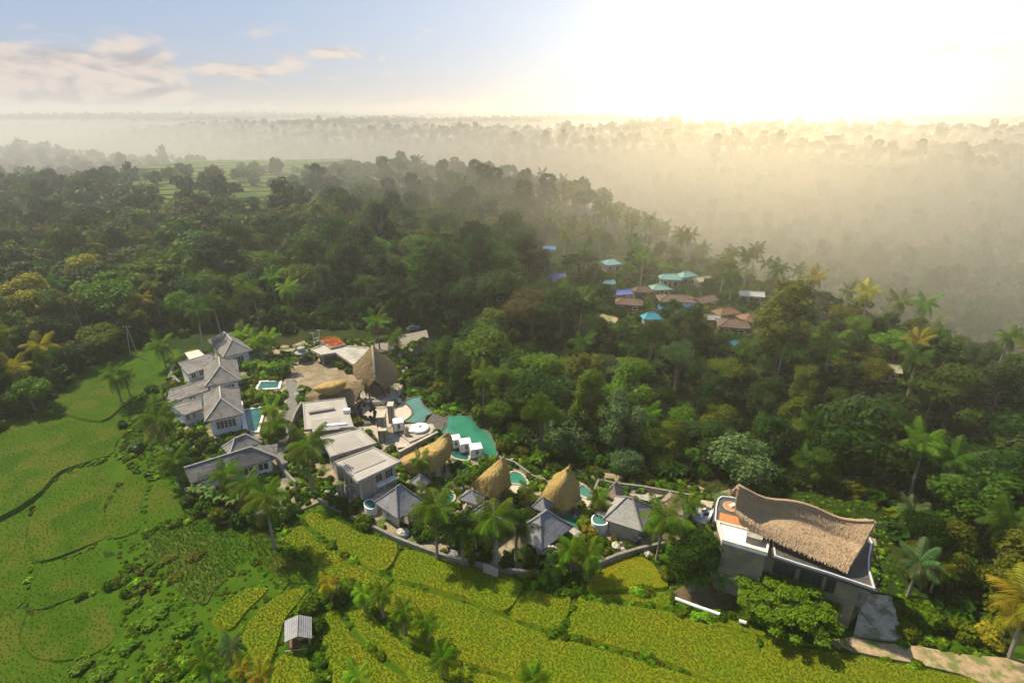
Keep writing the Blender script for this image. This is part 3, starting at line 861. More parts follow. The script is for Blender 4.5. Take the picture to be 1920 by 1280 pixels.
# ------------------------------------------------------------------ grey bungalows with pool decks
def bungalow(label, A, B, C, ze, rise, along, roof=M_SLATE, cap=M_DARKCAP, wall=M_CREAM, wins=(), inset=.8):
    return villa(label, A, B, C, ze, rise, along, wall, roof, cap, inset=inset, wins=wins, flare=.1, name='bungalow', cat='bungalow', group='hip roofed bungalows along the rice fields')
bungalow('blue-grey hip-roofed bungalow below the lowest flat-roofed block, by the round shrub', (699,943), (746,972), (799,941), 2.8, 3.0, 1, wins=(('l', .3, .45, .6, 2.0, 1, ''), ('f', .2, .8, .2, 2.3, 4, '')))
bungalow('grey hip-roofed bungalow half hidden behind the two tall palms', (866,972), (908,1000), (955,965), 2.6, 2.6, 1, wins=(('f', .2, .8, .2, 2.2, 4, ''),))
bungalow('grey hip-roofed bungalow in front of the pointed thatch cone', (970,991), (1015,1032), (1064,980), 2.8, 2.9, 1, wins=(('f', .2, .8, .2, 2.3, 4, ''), ('l', .5, .65, .6, 2.0, 1, '')))
bungalow('pale grey hip-roofed bungalow with cream wall, nearest the white spa terrace', (1131,973), (1204,996), (1224,950), 3.0, 2.8, 2, roof=M_PALESH, wins=(('f', .78, .97, .1, 2.3, 1, 'door'), ('r', .2, .7, .3, 2.4, 3, '')))
def pavilion(label, A, B, C, ze, rise, mt=M_SLATE):
    g = rect(A, B, C, ze)
    b, n1, n2, w, d = g
    c = b + n1 * w / 2 + n2 * d / 2
    t = thing('pavilion', (c.x, c.y, 0), label, 'pavilion', 'small open pavilions with pyramid roofs')
    q = corners(*g, 0, ze); ap = Vector((c.x, c.y, ze + rise)); th = Vector((0, 0, .18))
    m = MB()
    for i in range(4): m.add([q[i], q[(i + 1) % 4], ap], [(0, 1, 2)]); m.add([q[i] - th, q[(i + 1) % 4] - th, q[(i + 1) % 4], q[i]], [(0, 1, 2, 3)])
    m.add([p - th for p in q], [(3, 2, 1, 0)])
    ro = m.build('roof', mt, t)
    k = MB()
    for p in q: k.tube([p + Vector((0, 0, .04)), ap + Vector((0, 0, .05))], .1)
    k.build('ridge_cap', M_DARKCAP, ro)
    for p in corners(*g, .35, 0): MB().bar(p, p + Vector((0, 0, ze - .15)), .22).build('post', M_WOOD, t)
    MB().prism(corners(*g, .1, 0), 0, .18).build('floor_slab', M_PAVING, t)
    foot(q)
pavilion('small blue-grey pyramid-roofed pavilion above the bungalow by the round shrub', (767,904), (789,915), (809,904), 2.6, 1.5)
pavilion('small dark pyramid-roofed pavilion beside the half-round teal pool', (861,933), (896,947), (908,930), 2.4, 1.5)
pavilion('small grey pyramid-roofed pavilion at the corner of the lens-shaped green pool', (994,953), (1023,961), (1042,946), 2.6, 1.6)
pavilion('small brown thatch-topped gatehouse by the boundary wall below the first bungalow', (752,972), (766,982), (776,970), 2.0, 1.0, M_THATCH2)
for lab, A, B, C, al in (('brown-roofed low house behind the pale grey bungalow', (1131,926), (1156,937), (1172,918), 1), ('brown-roofed low house between the pale bungalow and the white spa terrace', (1231,945), (1283,976), (1302,944), 2)):
    villa(lab, A, B, C, 2.4, 1.7, al, M_CREAM, M_BROWNSH, M_DARKCAP, inset=.5, wins=(('f', .3, .7, .5, 2.0, 2, ''),), name='low_house', cat='house', group='brown roofed low houses')

# ------------------------------------------------------------------ thatch
def grid_surface(rows, nu, nv):
    """rows of 3-D control points -> smooth grid (Catmull-Rom both ways)"""
    def cat(p, n):
        p = np.asarray(p, float); k = len(p)
        t = np.linspace(0, k - 1, n); i = np.minimum(t.astype(int), k - 2); f = (t - i)[:, None]
        g = lambda a: p[np.clip(a, 0, k - 1)]
        p0 = np.where((i - 1 < 0)[:, None], 2 * g(i) - g(i + 1), g(i - 1)); p3 = np.where((i + 2 > k - 1)[:, None], 2 * g(i + 1) - g(i), g(i + 2))
        p1, p2 = g(i), g(i + 1)
        return .5 * (2 * p1 + (p2 - p0) * f + (2 * p0 - 5 * p1 + 4 * p2 - p3) * f ** 2 + (3 * p1 - p0 - 3 * p2 + p3) * f ** 3)
    a = np.stack([cat(r, nu) for r in rows])
    return np.stack([cat(a[:, k], nv) for k in range(nu)], 1)       # (nv, nu, 3)

def thatch(parent, rows, mt, nu=34, nv=22, thick=.45, rough=.09, name='thatch_roof', seed=0, world=False):
    pts = [[(P(*c[:2], c[2]) if not world else Vector(c)) for c in r] for r in rows]
    S = grid_surface([[tuple(p) for p in r] for r in pts], nu, nv)
    du, dv = np.gradient(S, axis=1), np.gradient(S, axis=0)
    n = np.cross(du, dv); n /= np.linalg.norm(n, axis=2, keepdims=True) + 1e-9
    if n[..., 2].mean() < 0: n = -n
    r = np.random.default_rng(seed)
    wv = np.vectorize(lambda a, b: noise.noise(Vector((a * .28, b * .5, seed * 3.7))))(*np.meshgrid(np.arange(nu), np.arange(nv)))
    top = S + n * ((wv * .9 + r.normal(0, .45, (nv, nu))) * rough)[..., None]
    bot = S - n * thick + np.array([0, 0, -.05])
    k = nv * nu
    v = np.concatenate([top.reshape(-1, 3), bot.reshape(-1, 3)])
    i, j = np.meshgrid(np.arange(nv - 1), np.arange(nu - 1), indexing='ij')
    a = (i * nu + j).ravel(); q = np.stack([a, a + 1, a + nu + 1, a + nu], -1)
    f = [q, (q + k)[:, ::-1]]
    e = np.arange(nu - 1); c = np.arange(nv - 1) * nu
    def side(a, b): f.append(np.stack([a, b, b + k, a + k], -1))
    side(e + 1, e); side(e + (nv - 1) * nu, e + 1 + (nv - 1) * nu); side(c, c + nu); side(c + nu + nu - 1, c + nu - 1)
    f = np.concatenate(f)
    fa = v[f[0][1]] - v[f[0][0]]; fb = v[f[0][3]] - v[f[0][0]]
    if np.cross(fa, fb)[2] < 0: f = f[:, ::-1]
    off = np.array(parent.location)
    o = bpy.data.objects.new(name, npmesh(name, v - off, f, [mt], False))
    link(o, parent)
    # loose straw lying down the slope, hanging over the eaves
    area = float(np.linalg.norm(np.cross(du, dv), axis=2).sum())
    N = int(area * 42)
    iu, iv = r.random(N) * (nu - 1.001), r.random(N) * (nv - 1.001)
    a0, b0 = iu.astype(int), iv.astype(int); fu, fv = (iu - a0)[:, None], (iv - b0)[:, None]
    bl = lambda A: (A[b0, a0] * (1 - fu) + A[b0, a0 + 1] * fu) * (1 - fv) + (A[b0 + 1, a0] * (1 - fu) + A[b0 + 1, a0 + 1] * fu) * fv
    p, nn = bl(top), bl(n)
    dn = np.array([0, 0, -1.0]) + nn * nn[:, 2:3] + r.normal(0, .12, (N, 3)); dn /= np.linalg.norm(dn, axis=1, keepdims=True) + 1e-9
    sd2 = np.cross(dn, nn); sd2 /= np.linalg.norm(sd2, axis=1, keepdims=True) + 1e-9
    ln, wd = (.18 + .26 * r.random(N))[:, None], (.025 + .03 * r.random(N))[:, None]
    p0 = p + nn * .01; p1 = p + dn * ln + nn * (.02 + .025 * r.random(N))[:, None]
    sv = np.stack([p0 - sd2 * wd, p0 + sd2 * wd, p1 + sd2 * wd * .6, p1 - sd2 * wd * .6], 1).reshape(-1, 3)
    st = bpy.data.objects.new('straw', npmesh('straw', sv - off, np.arange(4 * N).reshape(-1, 4), [M_STRAW[{'golden_thatch': 0, 'brown_thatch': 1}.get(mt.name, 2)]]))
    tag(link(st, o), kind='stuff')
    foot([tuple(S[0, 0][:2]), tuple(S[0, -1][:2]), tuple(S[-1, -1][:2]), tuple(S[-1, 0][:2])], .1)
    return o, S

# the tall boat-shaped thatched tower
c = P(702, 728, 0)
t = thing('thatched_tower', (c.x, c.y, 0), 'tall brown thatched tower with a pale spine, leaf-shaped roof above a round stone base', 'tower')
L_ = [(663,683,5.0),(662,697,4.0),(672,714,3.4),(690,726,3.1)]; ML = [(680,667,8.6),(679,683,7.4),(685,702,6.0),(695,719,4.7)]
RG = [(697,650,12),(699,670,10.4),(701,690,8.4),(703,711,6.2)]; MR = [(718,666,8.6),(723,684,7.4),(722,705,6.0),(714,721,4.7)]; RR = [(739,682,5.0),(745,700,4.0),(742,716,3.4),(721,728,3.1)]
o, S = thatch(t, [L_, ML, RG, MR, RR], M_THATCH2, 40, 40, .5, seed=1)
MB().tube([Vector(p) + Vector((0, 0, .2)) for p in S[len(S) // 2, ::4]] + [Vector(S[len(S) // 2, -1]) + Vector((0, .2, .1))], .24, 6).build('ridge_spine', M_PALEWOOD, o)
for kk in (12, 28):
    pass
bkrow = [(S[0, 0] * .5 + S[-1, 0] * .5) + np.array([0, 3.0, -1.0])]
ap = S[len(S) // 2, 0]; l0, r0_ = S[0, 0], S[-1, 0]
back = [[tuple(l0), tuple(l0 * .5 + ap * .5), tuple(ap), tuple(r0_ * .5 + ap * .5), tuple(r0_)],
        [tuple(l0 + [1, 2.2, -.6]), tuple(l0 * .6 + ap * .4 + [0, 3.6, -2.2]), tuple(ap + [0, 4.5, -5.2]), tuple(r0_ * .6 + ap * .4 + [0, 3.6, -2.2]), tuple(r0_ + [-1, 2.2, -.6])]]
thatch(t, back, M_THATCH2, 20, 8, .4, seed=2, world=True, name='back_thatch')
cc = Vector(S.reshape(-1, 3).mean(0)); cc.z = 0
MB().lathe(cc + Vector((.5, -.6, 0)), [(4.0, 0), (4.0, 1.0), (3.6, 1.1), (3.6, 1.0), (3.4, 1.0)], 32).build('round_base', M_STONE, t)
for k in range(9):
    a = 2 * math.pi * k / 9
    p = cc + Vector((.3 + 2.6 * math.cos(a), -.4 + 2.6 * math.sin(a), 1.0))
    MB().tube([p, p + Vector((0, 0, 3.0))], .16).build('column', M_WOOD, t)
MB().lathe(cc + Vector((.3, 0, 1.0)), [(1.7, 0), (1.7, 2.9)], 16).build('core_wall', M_DKCONC, t)
for k, (r_, zz) in enumerate(((4.6, 1.5), (4.6, 1.1))):
    pts = [cc + Vector((.8 + r_ * math.cos(a), -.8 + r_ * math.sin(a), zz)) for a in np.linspace(-2.2, .6, 16)]
    MB().tube(pts, .06).build('railing', M_METAL, t)
for a in np.linspace(-2.2, .6, 12):
    p = cc + Vector((.8 + 4.6 * math.cos(a), -.8 + 4.6 * math.sin(a), 0)); MB().tube([p, p + Vector((0, 0, 1.5))], .05, 5).build('railing_post', M_METAL, t)

# the double leaf roof
c = P(625, 738, 0)
t = thing('leaf_roof_lobby', (c.x, c.y, 0), 'low brown thatched lobby with two overlapping leaf-shaped roofs', 'lobby')
thatch(t, [[(592,728,3.6),(620,718,4.6),(650,716,4.6),(680,711,5.2)], [(574,741,3.0),(615,736,4.4),(648,734,4.4),(678,728,4.0)], [(573,747,2.4),(612,755,3.0),(645,757,3.0),(663,758,2.6)]], M_THATCH2, 34, 20, .45, seed=3, name='lower_leaf_roof')
thatch(t, [[(588,727,5.4),(610,716,6.2),(632,713,6.5),(648,711,6.4)], [(586.5,729,5.4),(606,725,7.2),(630,722,7.4),(649,716,6.3)], [(588,731,5.0),(603,737.5,5.4),(626,738.5,5.4),(646,725,5.9)]], M_THATCH, 34, 18, .45, seed=4, name='upper_leaf_roof')
for (x, y, z) in ((585,748,2.2),(605,748,2.6),(630,748,2.8),(655,750,2.4),(668,735,3.4),(600,728,3.2),(640,722,4.0)):
    p = P(x, y, z); MB().tube([(p.x, p.y, 0), (p.x, p.y, z)], .16).build('column', M_WOOD, t)
p = P(622, 738, 3); MB().box((p.x, p.y, 0), 5.5, 2.2, 3.2, -.1).build('reception_wall', M_WOOD, t)

def shell(label, rows, back, mt, seed, posts, name='thatched_shell', group='golden thatched shells between the pools'):
    xs = [P(*c[:2], c[2]) for r in rows for c in r]
    c = sum(xs, Vector()) / len(xs)
    t = thing(name, (c.x, c.y, 0), label, 'thatched hut', group)
    o, S = thatch(t, rows, mt, 36, 28, .4, rough=.07, seed=seed)
    if back:
        top = [tuple(p) for p in S[0, ::7]] + [tuple(S[0, -1])]
        low = [(p[0] + back[0], p[1] + back[1], max(1.6, p[2] * .35)) for p in top]
        mid = [((a[0] + b[0]) / 2 + .2, (a[1] + b[1]) / 2 + .3, (a[2] + b[2]) / 2 + .5) for a, b in zip(top, low)]
        thatch(t, [top, mid, low], mt, 24, 10, .35, seed=seed + 1, world=True, name='back_thatch')
    for (x, y, z) in posts:
        p = P(x, y, z); MB().tube([(p.x, p.y, 0), (p.x, p.y, z)], .17).build('post', M_WOOD, t)
    b = [P(*q[:2], q[2]) for q in rows[-1]]
    cen = Vector((c.x, c.y, 0))
    MB().prism([Vector((p.x, p.y, 0)).lerp(cen, .35) for p in b] + [Vector((p.x + (back[0] if back else 0) * .6, p.y + 3.0, 0)).lerp(cen, .35) for p in b[::-1]], 0, 2.0).build('inner_wall', M_STONE, t)
    return t
shell('widest golden thatched shell, its tip rising against the big emerald pool', [[(752,861,3.4),(782,843,4.6),(812,829,5.6),(838,810,8.0)], [(755,869,3.6),(786,859,5.0),(820,847,5.6),(848,828,6.0)], [(764,883,2.0),(788,887,2.0),(818,881,2.0),(845,856,2.4)]], (.5, 2.6), M_THATCH, 11, ((770,884,1.9),(800,886,1.9),(833,868,2.0)))
shell('golden pointed thatch cone left of the small grass-green pool', [[(914,880,5.6),(928,868,6.8),(938,860,7.8),(945,853,8.8)], [(894,898,4.0),(918,894,5.2),(938,888,5.8),(955,880,5.6)], [(879,909,2.0),(905,926,1.8),(930,930,1.8),(957,908,2.0)]], (-.4, 2.6), M_THATCH, 13, ((890,916,1.8),(915,928,1.8),(945,918,1.8)))
shell('golden pointed thatch cone nearest the pale grey bungalow, with a sharp front crease', [[(1040,890,6.0),(1052,883,7.2),(1060,878,8.2),(1067,873,9.2)], [(1022,916,4.0),(1042,912,5.6),(1060,906,6.4),(1084,905,5.2)], [(1003,941,2.0),(1035,951,1.8),(1062,955,1.8),(1089,938,2.0)]], (-.5, 2.6), M_THATCH, 15, ((1012,940,1.8),(1040,952,1.8),(1075,948,1.8)))

# the wave-roofed hall
ZD = 8.0
c = P(1500, 1085, 0)
t = thing('thatched_hall', (c.x, c.y, -1), 'large hall with a swooping wave-shaped thatched roof on a tall tan building', 'hall')
deckpx = [(1339,978),(1341,950),(1345,936),(1352,931),(1364,932),(1400,938),(1480,958),(1560,985),(1618,1000),(1630,1007),(1636,1018),(1631,1045),(1630,1068),(1641,1106),(1600,1092),(1552,1076),(1500,1060),(1452,1044),(1446,1012)]
dp = [P(x, y, ZD) for x, y in deckpx]
dk = MB().prism(dp, ZD - .5, ZD).build('deck', mat('dark_deck', (.055, .05, .047), (.085, .08, .072), 1.2, .7, .1), t)
MB().ring(grow(dp, -.22), .2, ZD - .3, ZD + .22).build('deck_rim', M_CLOTH if 0 else mat('pale_rim', (.5, .5, .5), (.42, .42, .42), 2, .8), dk)
MB().ring(grow(dp, .05), .14, ZD - .25, ZD + .05).build('drip_edge', M_DKMETAL, dk)
MB().prism([P(x, y, ZD + .06) for x, y in ((1350,960),(1382,968),(1396,988),(1348,975))], ZD, ZD + .08).build('teak_floor', M_ORANGE, dk)
cr = P(1371, 950, ZD)
MB().lathe(cr, [(1.15, .02), (1.15, .10), (1.0, .10), (1.0, .02)], 28).build('round_inlay_rim', M_PALEWOOD, dk)
MB().lathe(cr, [(1.0, .02), (1.0, .07)], 28).build('round_inlay', M_ORANGE, dk)
MB().box(cr + Vector((.2, .1, .07)), .9, .5, .25, .4).build('white_cushion', M_CLOTH, dk)
body = [(1352,1014),(1450,1040),(1500,1058),(1552,1074),(1576,1081),(1625,1096),(1622,1040),(1600,1008),(1540,985),(1460,960),(1380,944),(1350,950)]
bp = [P(x, y, ZD - .5) for x, y in body]
bp = grow(bp, -.45)
MB().prism(bp, -2.5, ZD - .5).build('wall', M_TAN, t)
foot([(p.x, p.y) for p in dp])
bq = [Vector((p[0], p[1], 0)) for p in bp]
# storey band, windows and shaded balcony openings on the front
for (i0, i1, u0, u1, z0, z1, pn) in ((2, 3, .1, .9, 4.6, 6.8, 4), (2, 3, .15, .85, 1.2, 3.2, 3), (3, 4, .15, .85, 4.4, 6.6, 2), (1, 2, .1, .9, 4.6, 6.8, 3), (1, 2, .2, .8, 1.2, 3.2, 3), (3, 4, .1, .9, 1.0, 2.4, 2)):
    window(t, bq[i0], bq[i1], u0, u1, z0, z1, panes=pn, frame=M_DKMETAL)
TOP = [(1385,911,15.2),(1433,935,13.6),(1486,941,13.9),(1526,952,13.6),(1566,970,12.8),(1600,977,13.0),(1643,978,14.2)]
FOLD = [(1379,952,11.6),(1425,968,11.0),(1486,975,11.5),(1526,989,11.2),(1562,1006,10.7),(1590,1018,10.6),(1614,1028,10.8)]
LOW = [(1389,984,9.6),(1430,1004,9.3),(1472,1022,9.2),(1512,1039,9.1),(1545,1053,9.0),(1570,1063,8.9),(1588,1071,8.8)]
MID1 = [((a[0] + b[0]) / 2 - 1, (a[1] + b[1]) / 2 + 2, (a[2] + b[2]) / 2 - .15) for a, b in zip(TOP, FOLD)]
MID2 = [((a[0] + b[0]) / 2, (a[1] + b[1]) / 2, (a[2] + b[2]) / 2 + .2) for a, b in zip(FOLD, LOW)]
o, S = thatch(t, [TOP, MID1, FOLD, MID2, LOW], M_THATCH3, 70, 40, .55, rough=.05, seed=21, name='wave_roof')
top = [tuple(p) for p in S[0, ::10]] + [tuple(S[0, -1])]
low = [(p[0] + 1.2, p[1] + 4.2, p[2] - 3.9) for p in top]; mid = [(p[0] + .8, p[1] + 2.3, p[2] - 1.6) for p in top]
thatch(t, [top, mid, low], M_THATCH3, 50, 14, .45, seed=22, world=True, name='back_thatch')
MB().tube([Vector(p) + Vector((0, .05, .1)) for p in S[0, ::4]], .2, 6).build('ridge_edge', M_THATCH3, o, True)
for u in (.12, .3, .48, .66, .84, .96):
    k = int(u * 69); p = Vector(S[33, k]); MB().tube([(p.x, p.y + .3, ZD), (p.x, p.y + .3, p.z - .3)], .14).build('column', M_WOOD, t)
    p = Vector(S[6, k]); MB().tube([(p.x, p.y + .8, ZD), (p.x, p.y + .8, p.z - .5)], .14).build('column', M_WOOD, t)
for u in (.2, .5, .8):
    p = Vector(S[22, int(u * 69)]); MB().box((p.x, p.y, ZD), 1.6, .9, .75, -.35).build('table', M_WOOD, t)
# white box roof in front with plant room
wx = [(1343,977),(1353,1014),(1439,1039),(1446,1004)]
zw = 8.1
wp = [P(x, y, zw) for x, y in wx]
c = sum(wp, Vector()) / 4
t = thing('service_block', (c.x, c.y, -1), 'tan service block with a white flat roof and small cube on top', 'building')
MB().prism(grow(wp, -.15), -2.5, zw - .3).build('wall', M_TAN, t)
ro = MB().prism(wp, zw - .3, zw).build('roof', mat('white_roof', (.80, .79, .78), (.70, .69, .68), .9, .8, .1, c3=(.66, .64, .62), s3=.6), t)
MB().ring(grow(wp, -.32), .3, zw - .05, zw + .28).build('parapet', mat('cream_parapet', (.66, .60, .48), (.56, .51, .41), 1, .8), ro)
pb = [P(x, y, zw) for x, y in ((1397.5,1017),(1426,1024.5),(1430,1012),(1402.5,1005))]
MB().prism(pb, zw - .02, zw + 1.05).build('plant_room', M_TAN, ro)
MB().prism(grow(pb, .05), zw + 1.05, zw + 1.13).build('plant_room_top', M_CONC, ro)
MB().bar(Vector((wp[1].x, wp[1].y, 2.6)), Vector((wp[2].x, wp[2].y, 2.6)), .2, .25).build('string_course', M_CREAM, t)
foot([(p.x, p.y) for p in wp])

# ------------------------------------------------------------------ pools
def pool(label, px, z, water, coping=M_STONE, w=.35, k=4, depth=2.0, rise=.12, group='resort swimming pools'):
    poly = [P(x, y, z) for x, y in px]
    if k > 1: poly = smooth_poly(poly, k)
    c = Vector((sum(p[0] for p in poly) / len(poly), sum(p[1] for p in poly) / len(poly), z - depth))
    t = thing('swimming_pool', c, label, 'swimming pool', group)
    MB().prism(poly, z - .5, z).build('water', water, t)
    MB().ring(poly, w, z - depth, z + rise).build('coping', coping, t)
    foot([(p[0], p[1]) for p in poly], w + .2)
    return t
pool('small teal pool beside the farthest villa, under the palms', [(466,668),(492,661),(503,668),(476,676)], .15, M_WATERT, M_CONC, .5, 1)
pool('rectangular teal pool on the lawn between the two lime hedges', [(483,729),(521,727),(524,716),(490,716)], .15, M_WATERT, mat('white_coping', (.62, .60, .55), (.5, .48, .44), 2, .8), .6, 1)
pool('long teal pool beside the nearest tall villa', [(464,808),(482,808),(495,764),(459,769)], .25, M_WATERT, MATS['white_coping'], .5, 1)
pool('upper jade pool below the tower, with a curved sand-coloured beach', [(760,752),(772,747),(787,744),(790,756),(800,766),(810,774),(797,780),(792,791),(762,790),(770,782),(776,774),(772,765),(766,758)], .5, M_WATER, M_DKCONC, .3)
pool('largest emerald pool, winding along the edge of the gorge', [(840,781),(858,778),(873,778),(884,784),(893,795),(905,805),(916,813),(922,826),(930,842),(928,856),(905,862),(880,845),(860,828),(845,820),(833,815),(828,808),(838,798)], -.1, M_WATERG, M_DKCONC, .35, depth=6)
pool('round teal pool below the three white cube daybeds', [(845,848),(850,840),(862,839),(872,845),(878,854),(876,862),(864,861),(850,857)], .1, M_WATERT, M_PAVING, .4)
pool('small grass-green pool between the two pointed thatch cones', [(957,888),(966,885),(978,890),(986,900),(987,908),(972,907),(958,904)], .15, M_WATERG, M_PAVING, .35)
pool('crescent pool peeping out behind the right thatch cone', [(1084,915),(1092,910),(1102,916),(1108,926),(1105,933),(1094,930),(1086,924)], .15, M_WATER, M_CONC, .45)
pool('half-round teal pool beside the dark pavilion', [(899,938),(912,932),(930,934),(944,941),(950,950),(942,957),(925,956),(906,948)], .15, M_WATERT, M_DKCONC, .3)
pool('lens-shaped green pool beside the grey bungalow and pale terrace', [(1036,955),(1050,953),(1068,957),(1083,966),(1092,978),(1092,988),(1075,988),(1056,980),(1044,968)], .15, M_WATERG, M_DKCONC, .3)
pool('small green pool half hidden behind the tall coconut palm crown', [(818,935),(828,920),(838,918),(849,926),(850,936),(840,944),(826,944)], .15, M_WATERG, M_PAVING, .35)
pool('pale plunge pool bulging from the corner of the first bungalow', [(684,943),(690,937),(700,940),(704,950),(696,954),(687,951)], 1.2, M_WATER, M_WHITE, .18, depth=1.4)
pool('pale plunge pool bulging from the corner of the pale grey bungalow', [(1111,972),(1118,965),(1131,970),(1137,981),(1126,984),(1114,981)], 1.6, M_WATER, M_WHITE, .2, depth=1.8)

# stone spillway between the two big pools, terrace and parapet walls
slab('pool_terrace', 'pale stone terrace carrying the round white daybed', [(741,797),(795,792),(812,795),(816,803),(808,812),(768,828),(742,806)], .45, 4, M_PAVING, 'structure', keep=True)
slab('lower_terrace', 'grey terrace below the stone pillars', [(712,822),(742,806),(768,827),(790,826),(748,852),(730,856)], .12, 1, M_CONC, 'structure', keep=True)
slab('sand_beach', 'curved pink paved beach at the upper jade pool', [(742,770),(752,757),(762,758),(771,770),(770,778),(760,788),(745,782)], .25, 1, M_PINKPAVE, 'structure', k=2, keep=True)
sp = thing('spillway', P(824, 795, -2), 'dark sloping stone spillway between the jade and emerald pools', 'spillway')
a, b, c_, d_ = P(811,775,.55), P(839,782,0.0), P(827,810,0.0), P(798,792,.55)
MB().box8([a - Vector((0, 0, 5)), d_ - Vector((0, 0, 5)), c_ - Vector((0, 0, 5)), b - Vector((0, 0, 5))], [a, d_, c_, b]).build('slope', M_DKCONC, sp)
for u in np.linspace(.12, .88, 6): MB().bar(a.lerp(d_, u) + Vector((0, 0, .03)), b.lerp(c_, u) + Vector((0, 0, .03)), .12, .06).build('stone_course', M_DKCONC, sp)
foot([a, b, c_, d_])

def wall(label, pts, hgt, thick, mt, name='wall', cat='wall', z0=-1.2, cap=None, group=None, g=True):
    w = [P(x, y, 0) for x, y in pts]
    c = w[len(w) // 2]
    t = thing(name, (c.x, c.y, z0), label, cat, group)
    m = MB(); cp = MB()
    for p, q in zip(w[:-1], w[1:]):
        d = (q - p).normalized(); n = Vector((-d.y, d.x, 0)) * thick / 2
        m.box8([Vector((v.x, v.y, z0)) for v in (p - n, q - n, q + n, p + n)], [Vector((v.x, v.y, hgt)) for v in (p - n, q - n, q + n, p + n)])
        n *= 1.25
        cp.box8([Vector((v.x, v.y, hgt)) for v in (p - n, q - n, q + n, p + n)], [Vector((v.x, v.y, hgt + .1)) for v in (p - n, q - n, q + n, p + n)])
    m.build('wall_body', mt, t); cp.build('coping', cap or mat('grey_coping', (.22, .205, .18), (.16, .15, .13), 1.5, .9), t)
    return t
wall('long curving grey boundary wall between the bungalows and the rice', [(597,938),(640,958),(690,985),(745,1012),(800,1033),(850,1050),(905,1062),(960,1072),(1010,1077)], .45, .35, mat('boundary_wall', (.26, .235, .20), (.18, .165, .14), 1.2, .9, .3), 'boundary_wall', 'wall', -2.5)
wall('short grey boundary wall rising beside the bright yellow rice field', [(1120,1062),(1160,1046),(1200,1034),(1246,1024)], .8, .35, MATS['boundary_wall'], 'boundary_wall', 'wall', -2.5)
wall('tall brown retaining wall in shade beside the lane', [(568,770),(556,790),(548,812),(546,830)], 2.2, .4, M_TAN, 'retaining_wall', 'wall')
wall('curved dark lane wall below the lowest villa corner', [(517,862),(530,885),(548,905),(556,912)], 1.0, .35, M_GREIGE, 'lane_wall', 'wall')
wall('long dark parapet wall in front of the terrace with the round daybed', [(749,858),(790,836),(821,820)], 1.3, .45, M_TAN, 'parapet_wall', 'wall', -3, M_CONC)
wall('stone edge wall running behind the thatch cones to the gorge', [(935,862),(965,872),(1000,898),(1022,905)], .7, .3, M_STONE, 'garden_wall', 'wall')
wall('thin white wall end at the rear of the pale bungalow', [(1114,925),(1122,905),(1150,912)], .8, .3, M_CONC, 'garden_wall', 'wall')
wall('low rear terrace wall with rail behind the brown-roofed houses', [(1150,912),(1200,918),(1240,925),(1300,936)], .8, .3, M_GREIGE, 'garden_wall', 'wall')
wall('pale garden wall left of the upper villas, ending in a hook', [(330,690),(322,700),(328,712),(338,722)], .8, .4, M_STONE, 'garden_wall', 'wall')

# concrete forecourt building with flower planter
zc = 3.2
t = thing('car_port', P(640, 680, 0), 'flat concrete-roofed car port with a planter of orange flowers on top', 'car port')
rp = [P(x, y, zc) for x, y in ((582,656),(602,666),(630,662),(662,684),(700,664),(690,652),(640,648),(604,646))]
ro = MB().prism(rp, zc - .4, zc).build('roof', M_CONC, t)
MB().ring(grow(rp, -.3), .3, zc - .1, zc + .22).build('roof_edge', M_CREAM, ro)
MB().prism(grow(rp, -1.6), 0, zc - .4).build('back_wall', M_DKCONC, t)
for p in grow(rp, -.5): MB().bar((p[0], p[1], 0), (p[0], p[1], zc - .4), .35).build('column', M_STONE, t)
foot(rp)
pl = [P(x, y, zc + .1) for x, y in ((602,641),(620,655),(648,648),(630,638))]
MB().ring(grow(pl, -.25), .3, zc - .05, zc + .55).build('planter', M_STONE, t)
def in_quad(q, n, r):
    u, v = r.random(n), r.random(n)
    q = [np.array(p) for p in q]
    return ((1 - u) * (1 - v))[:, None] * q[0] + (u * (1 - v))[:, None] * q[1] + (u * v)[:, None] * q[2] + ((1 - u) * v)[:, None] * q[3]
def leafcloud(pts, size, r, updir=.6):
    N = len(pts)
    nrm = r.normal(size=(N, 3)); nrm[:, 2] += updir; nrm /= np.linalg.norm(nrm, axis=1, keepdims=True)
    t = np.cross(nrm, r.normal(size=(N, 3))); t /= np.linalg.norm(t, axis=1, keepdims=True) + 1e-9
    b = np.cross(nrm, t)
    s = (size * (.6 + .8 * r.random(N)))[:, None]
    v = np.stack([pts - t * s, pts - b * s * .55, pts + t * s, pts + b * s * .55], 1).reshape(-1, 3)
    return v, np.arange(4 * N).reshape(-1, 4)
r = np.random.default_rng(5)
pts = in_quad([tuple(p) for p in pl], 900, r); pts[:, 2] = zc + .2 + r.random(900) * 1.3
v, f = leafcloud(pts, .16, r)
fl = tag(link(bpy.data.objects.new('flowering_shrubs', npmesh('flowers', v - np.array(P(640, 680, 0)), f, [M_FLOWER]))), 'mass of orange and red flowering shrubs in the planter', 'flowers', kind='stuff')
fl.location = P(640, 680, 0)
# steel H-frame
t = thing('steel_frame', P(594, 648, 3.2), 'pale steel H-shaped utility frame beside the flower planter', 'frame')
a, b = P(589, 648, 3.2), P(601, 645, 3.2)
for p, hh in ((a, 3.6), (b, 4.0)):
    MB().tube([p, p + Vector((0, 0, hh))], .14).build('post', M_METAL, t)
    MB().bar(p + Vector((-.6, 0, hh - .15)), p + Vector((.5, 0, hh - .1)), .15).build('crossarm', M_METAL, t)
MB().bar(a + Vector((0, 0, 1.9)), b + Vector((0, 0, 1.95)), .16).build('crossbar', M_METAL, t)
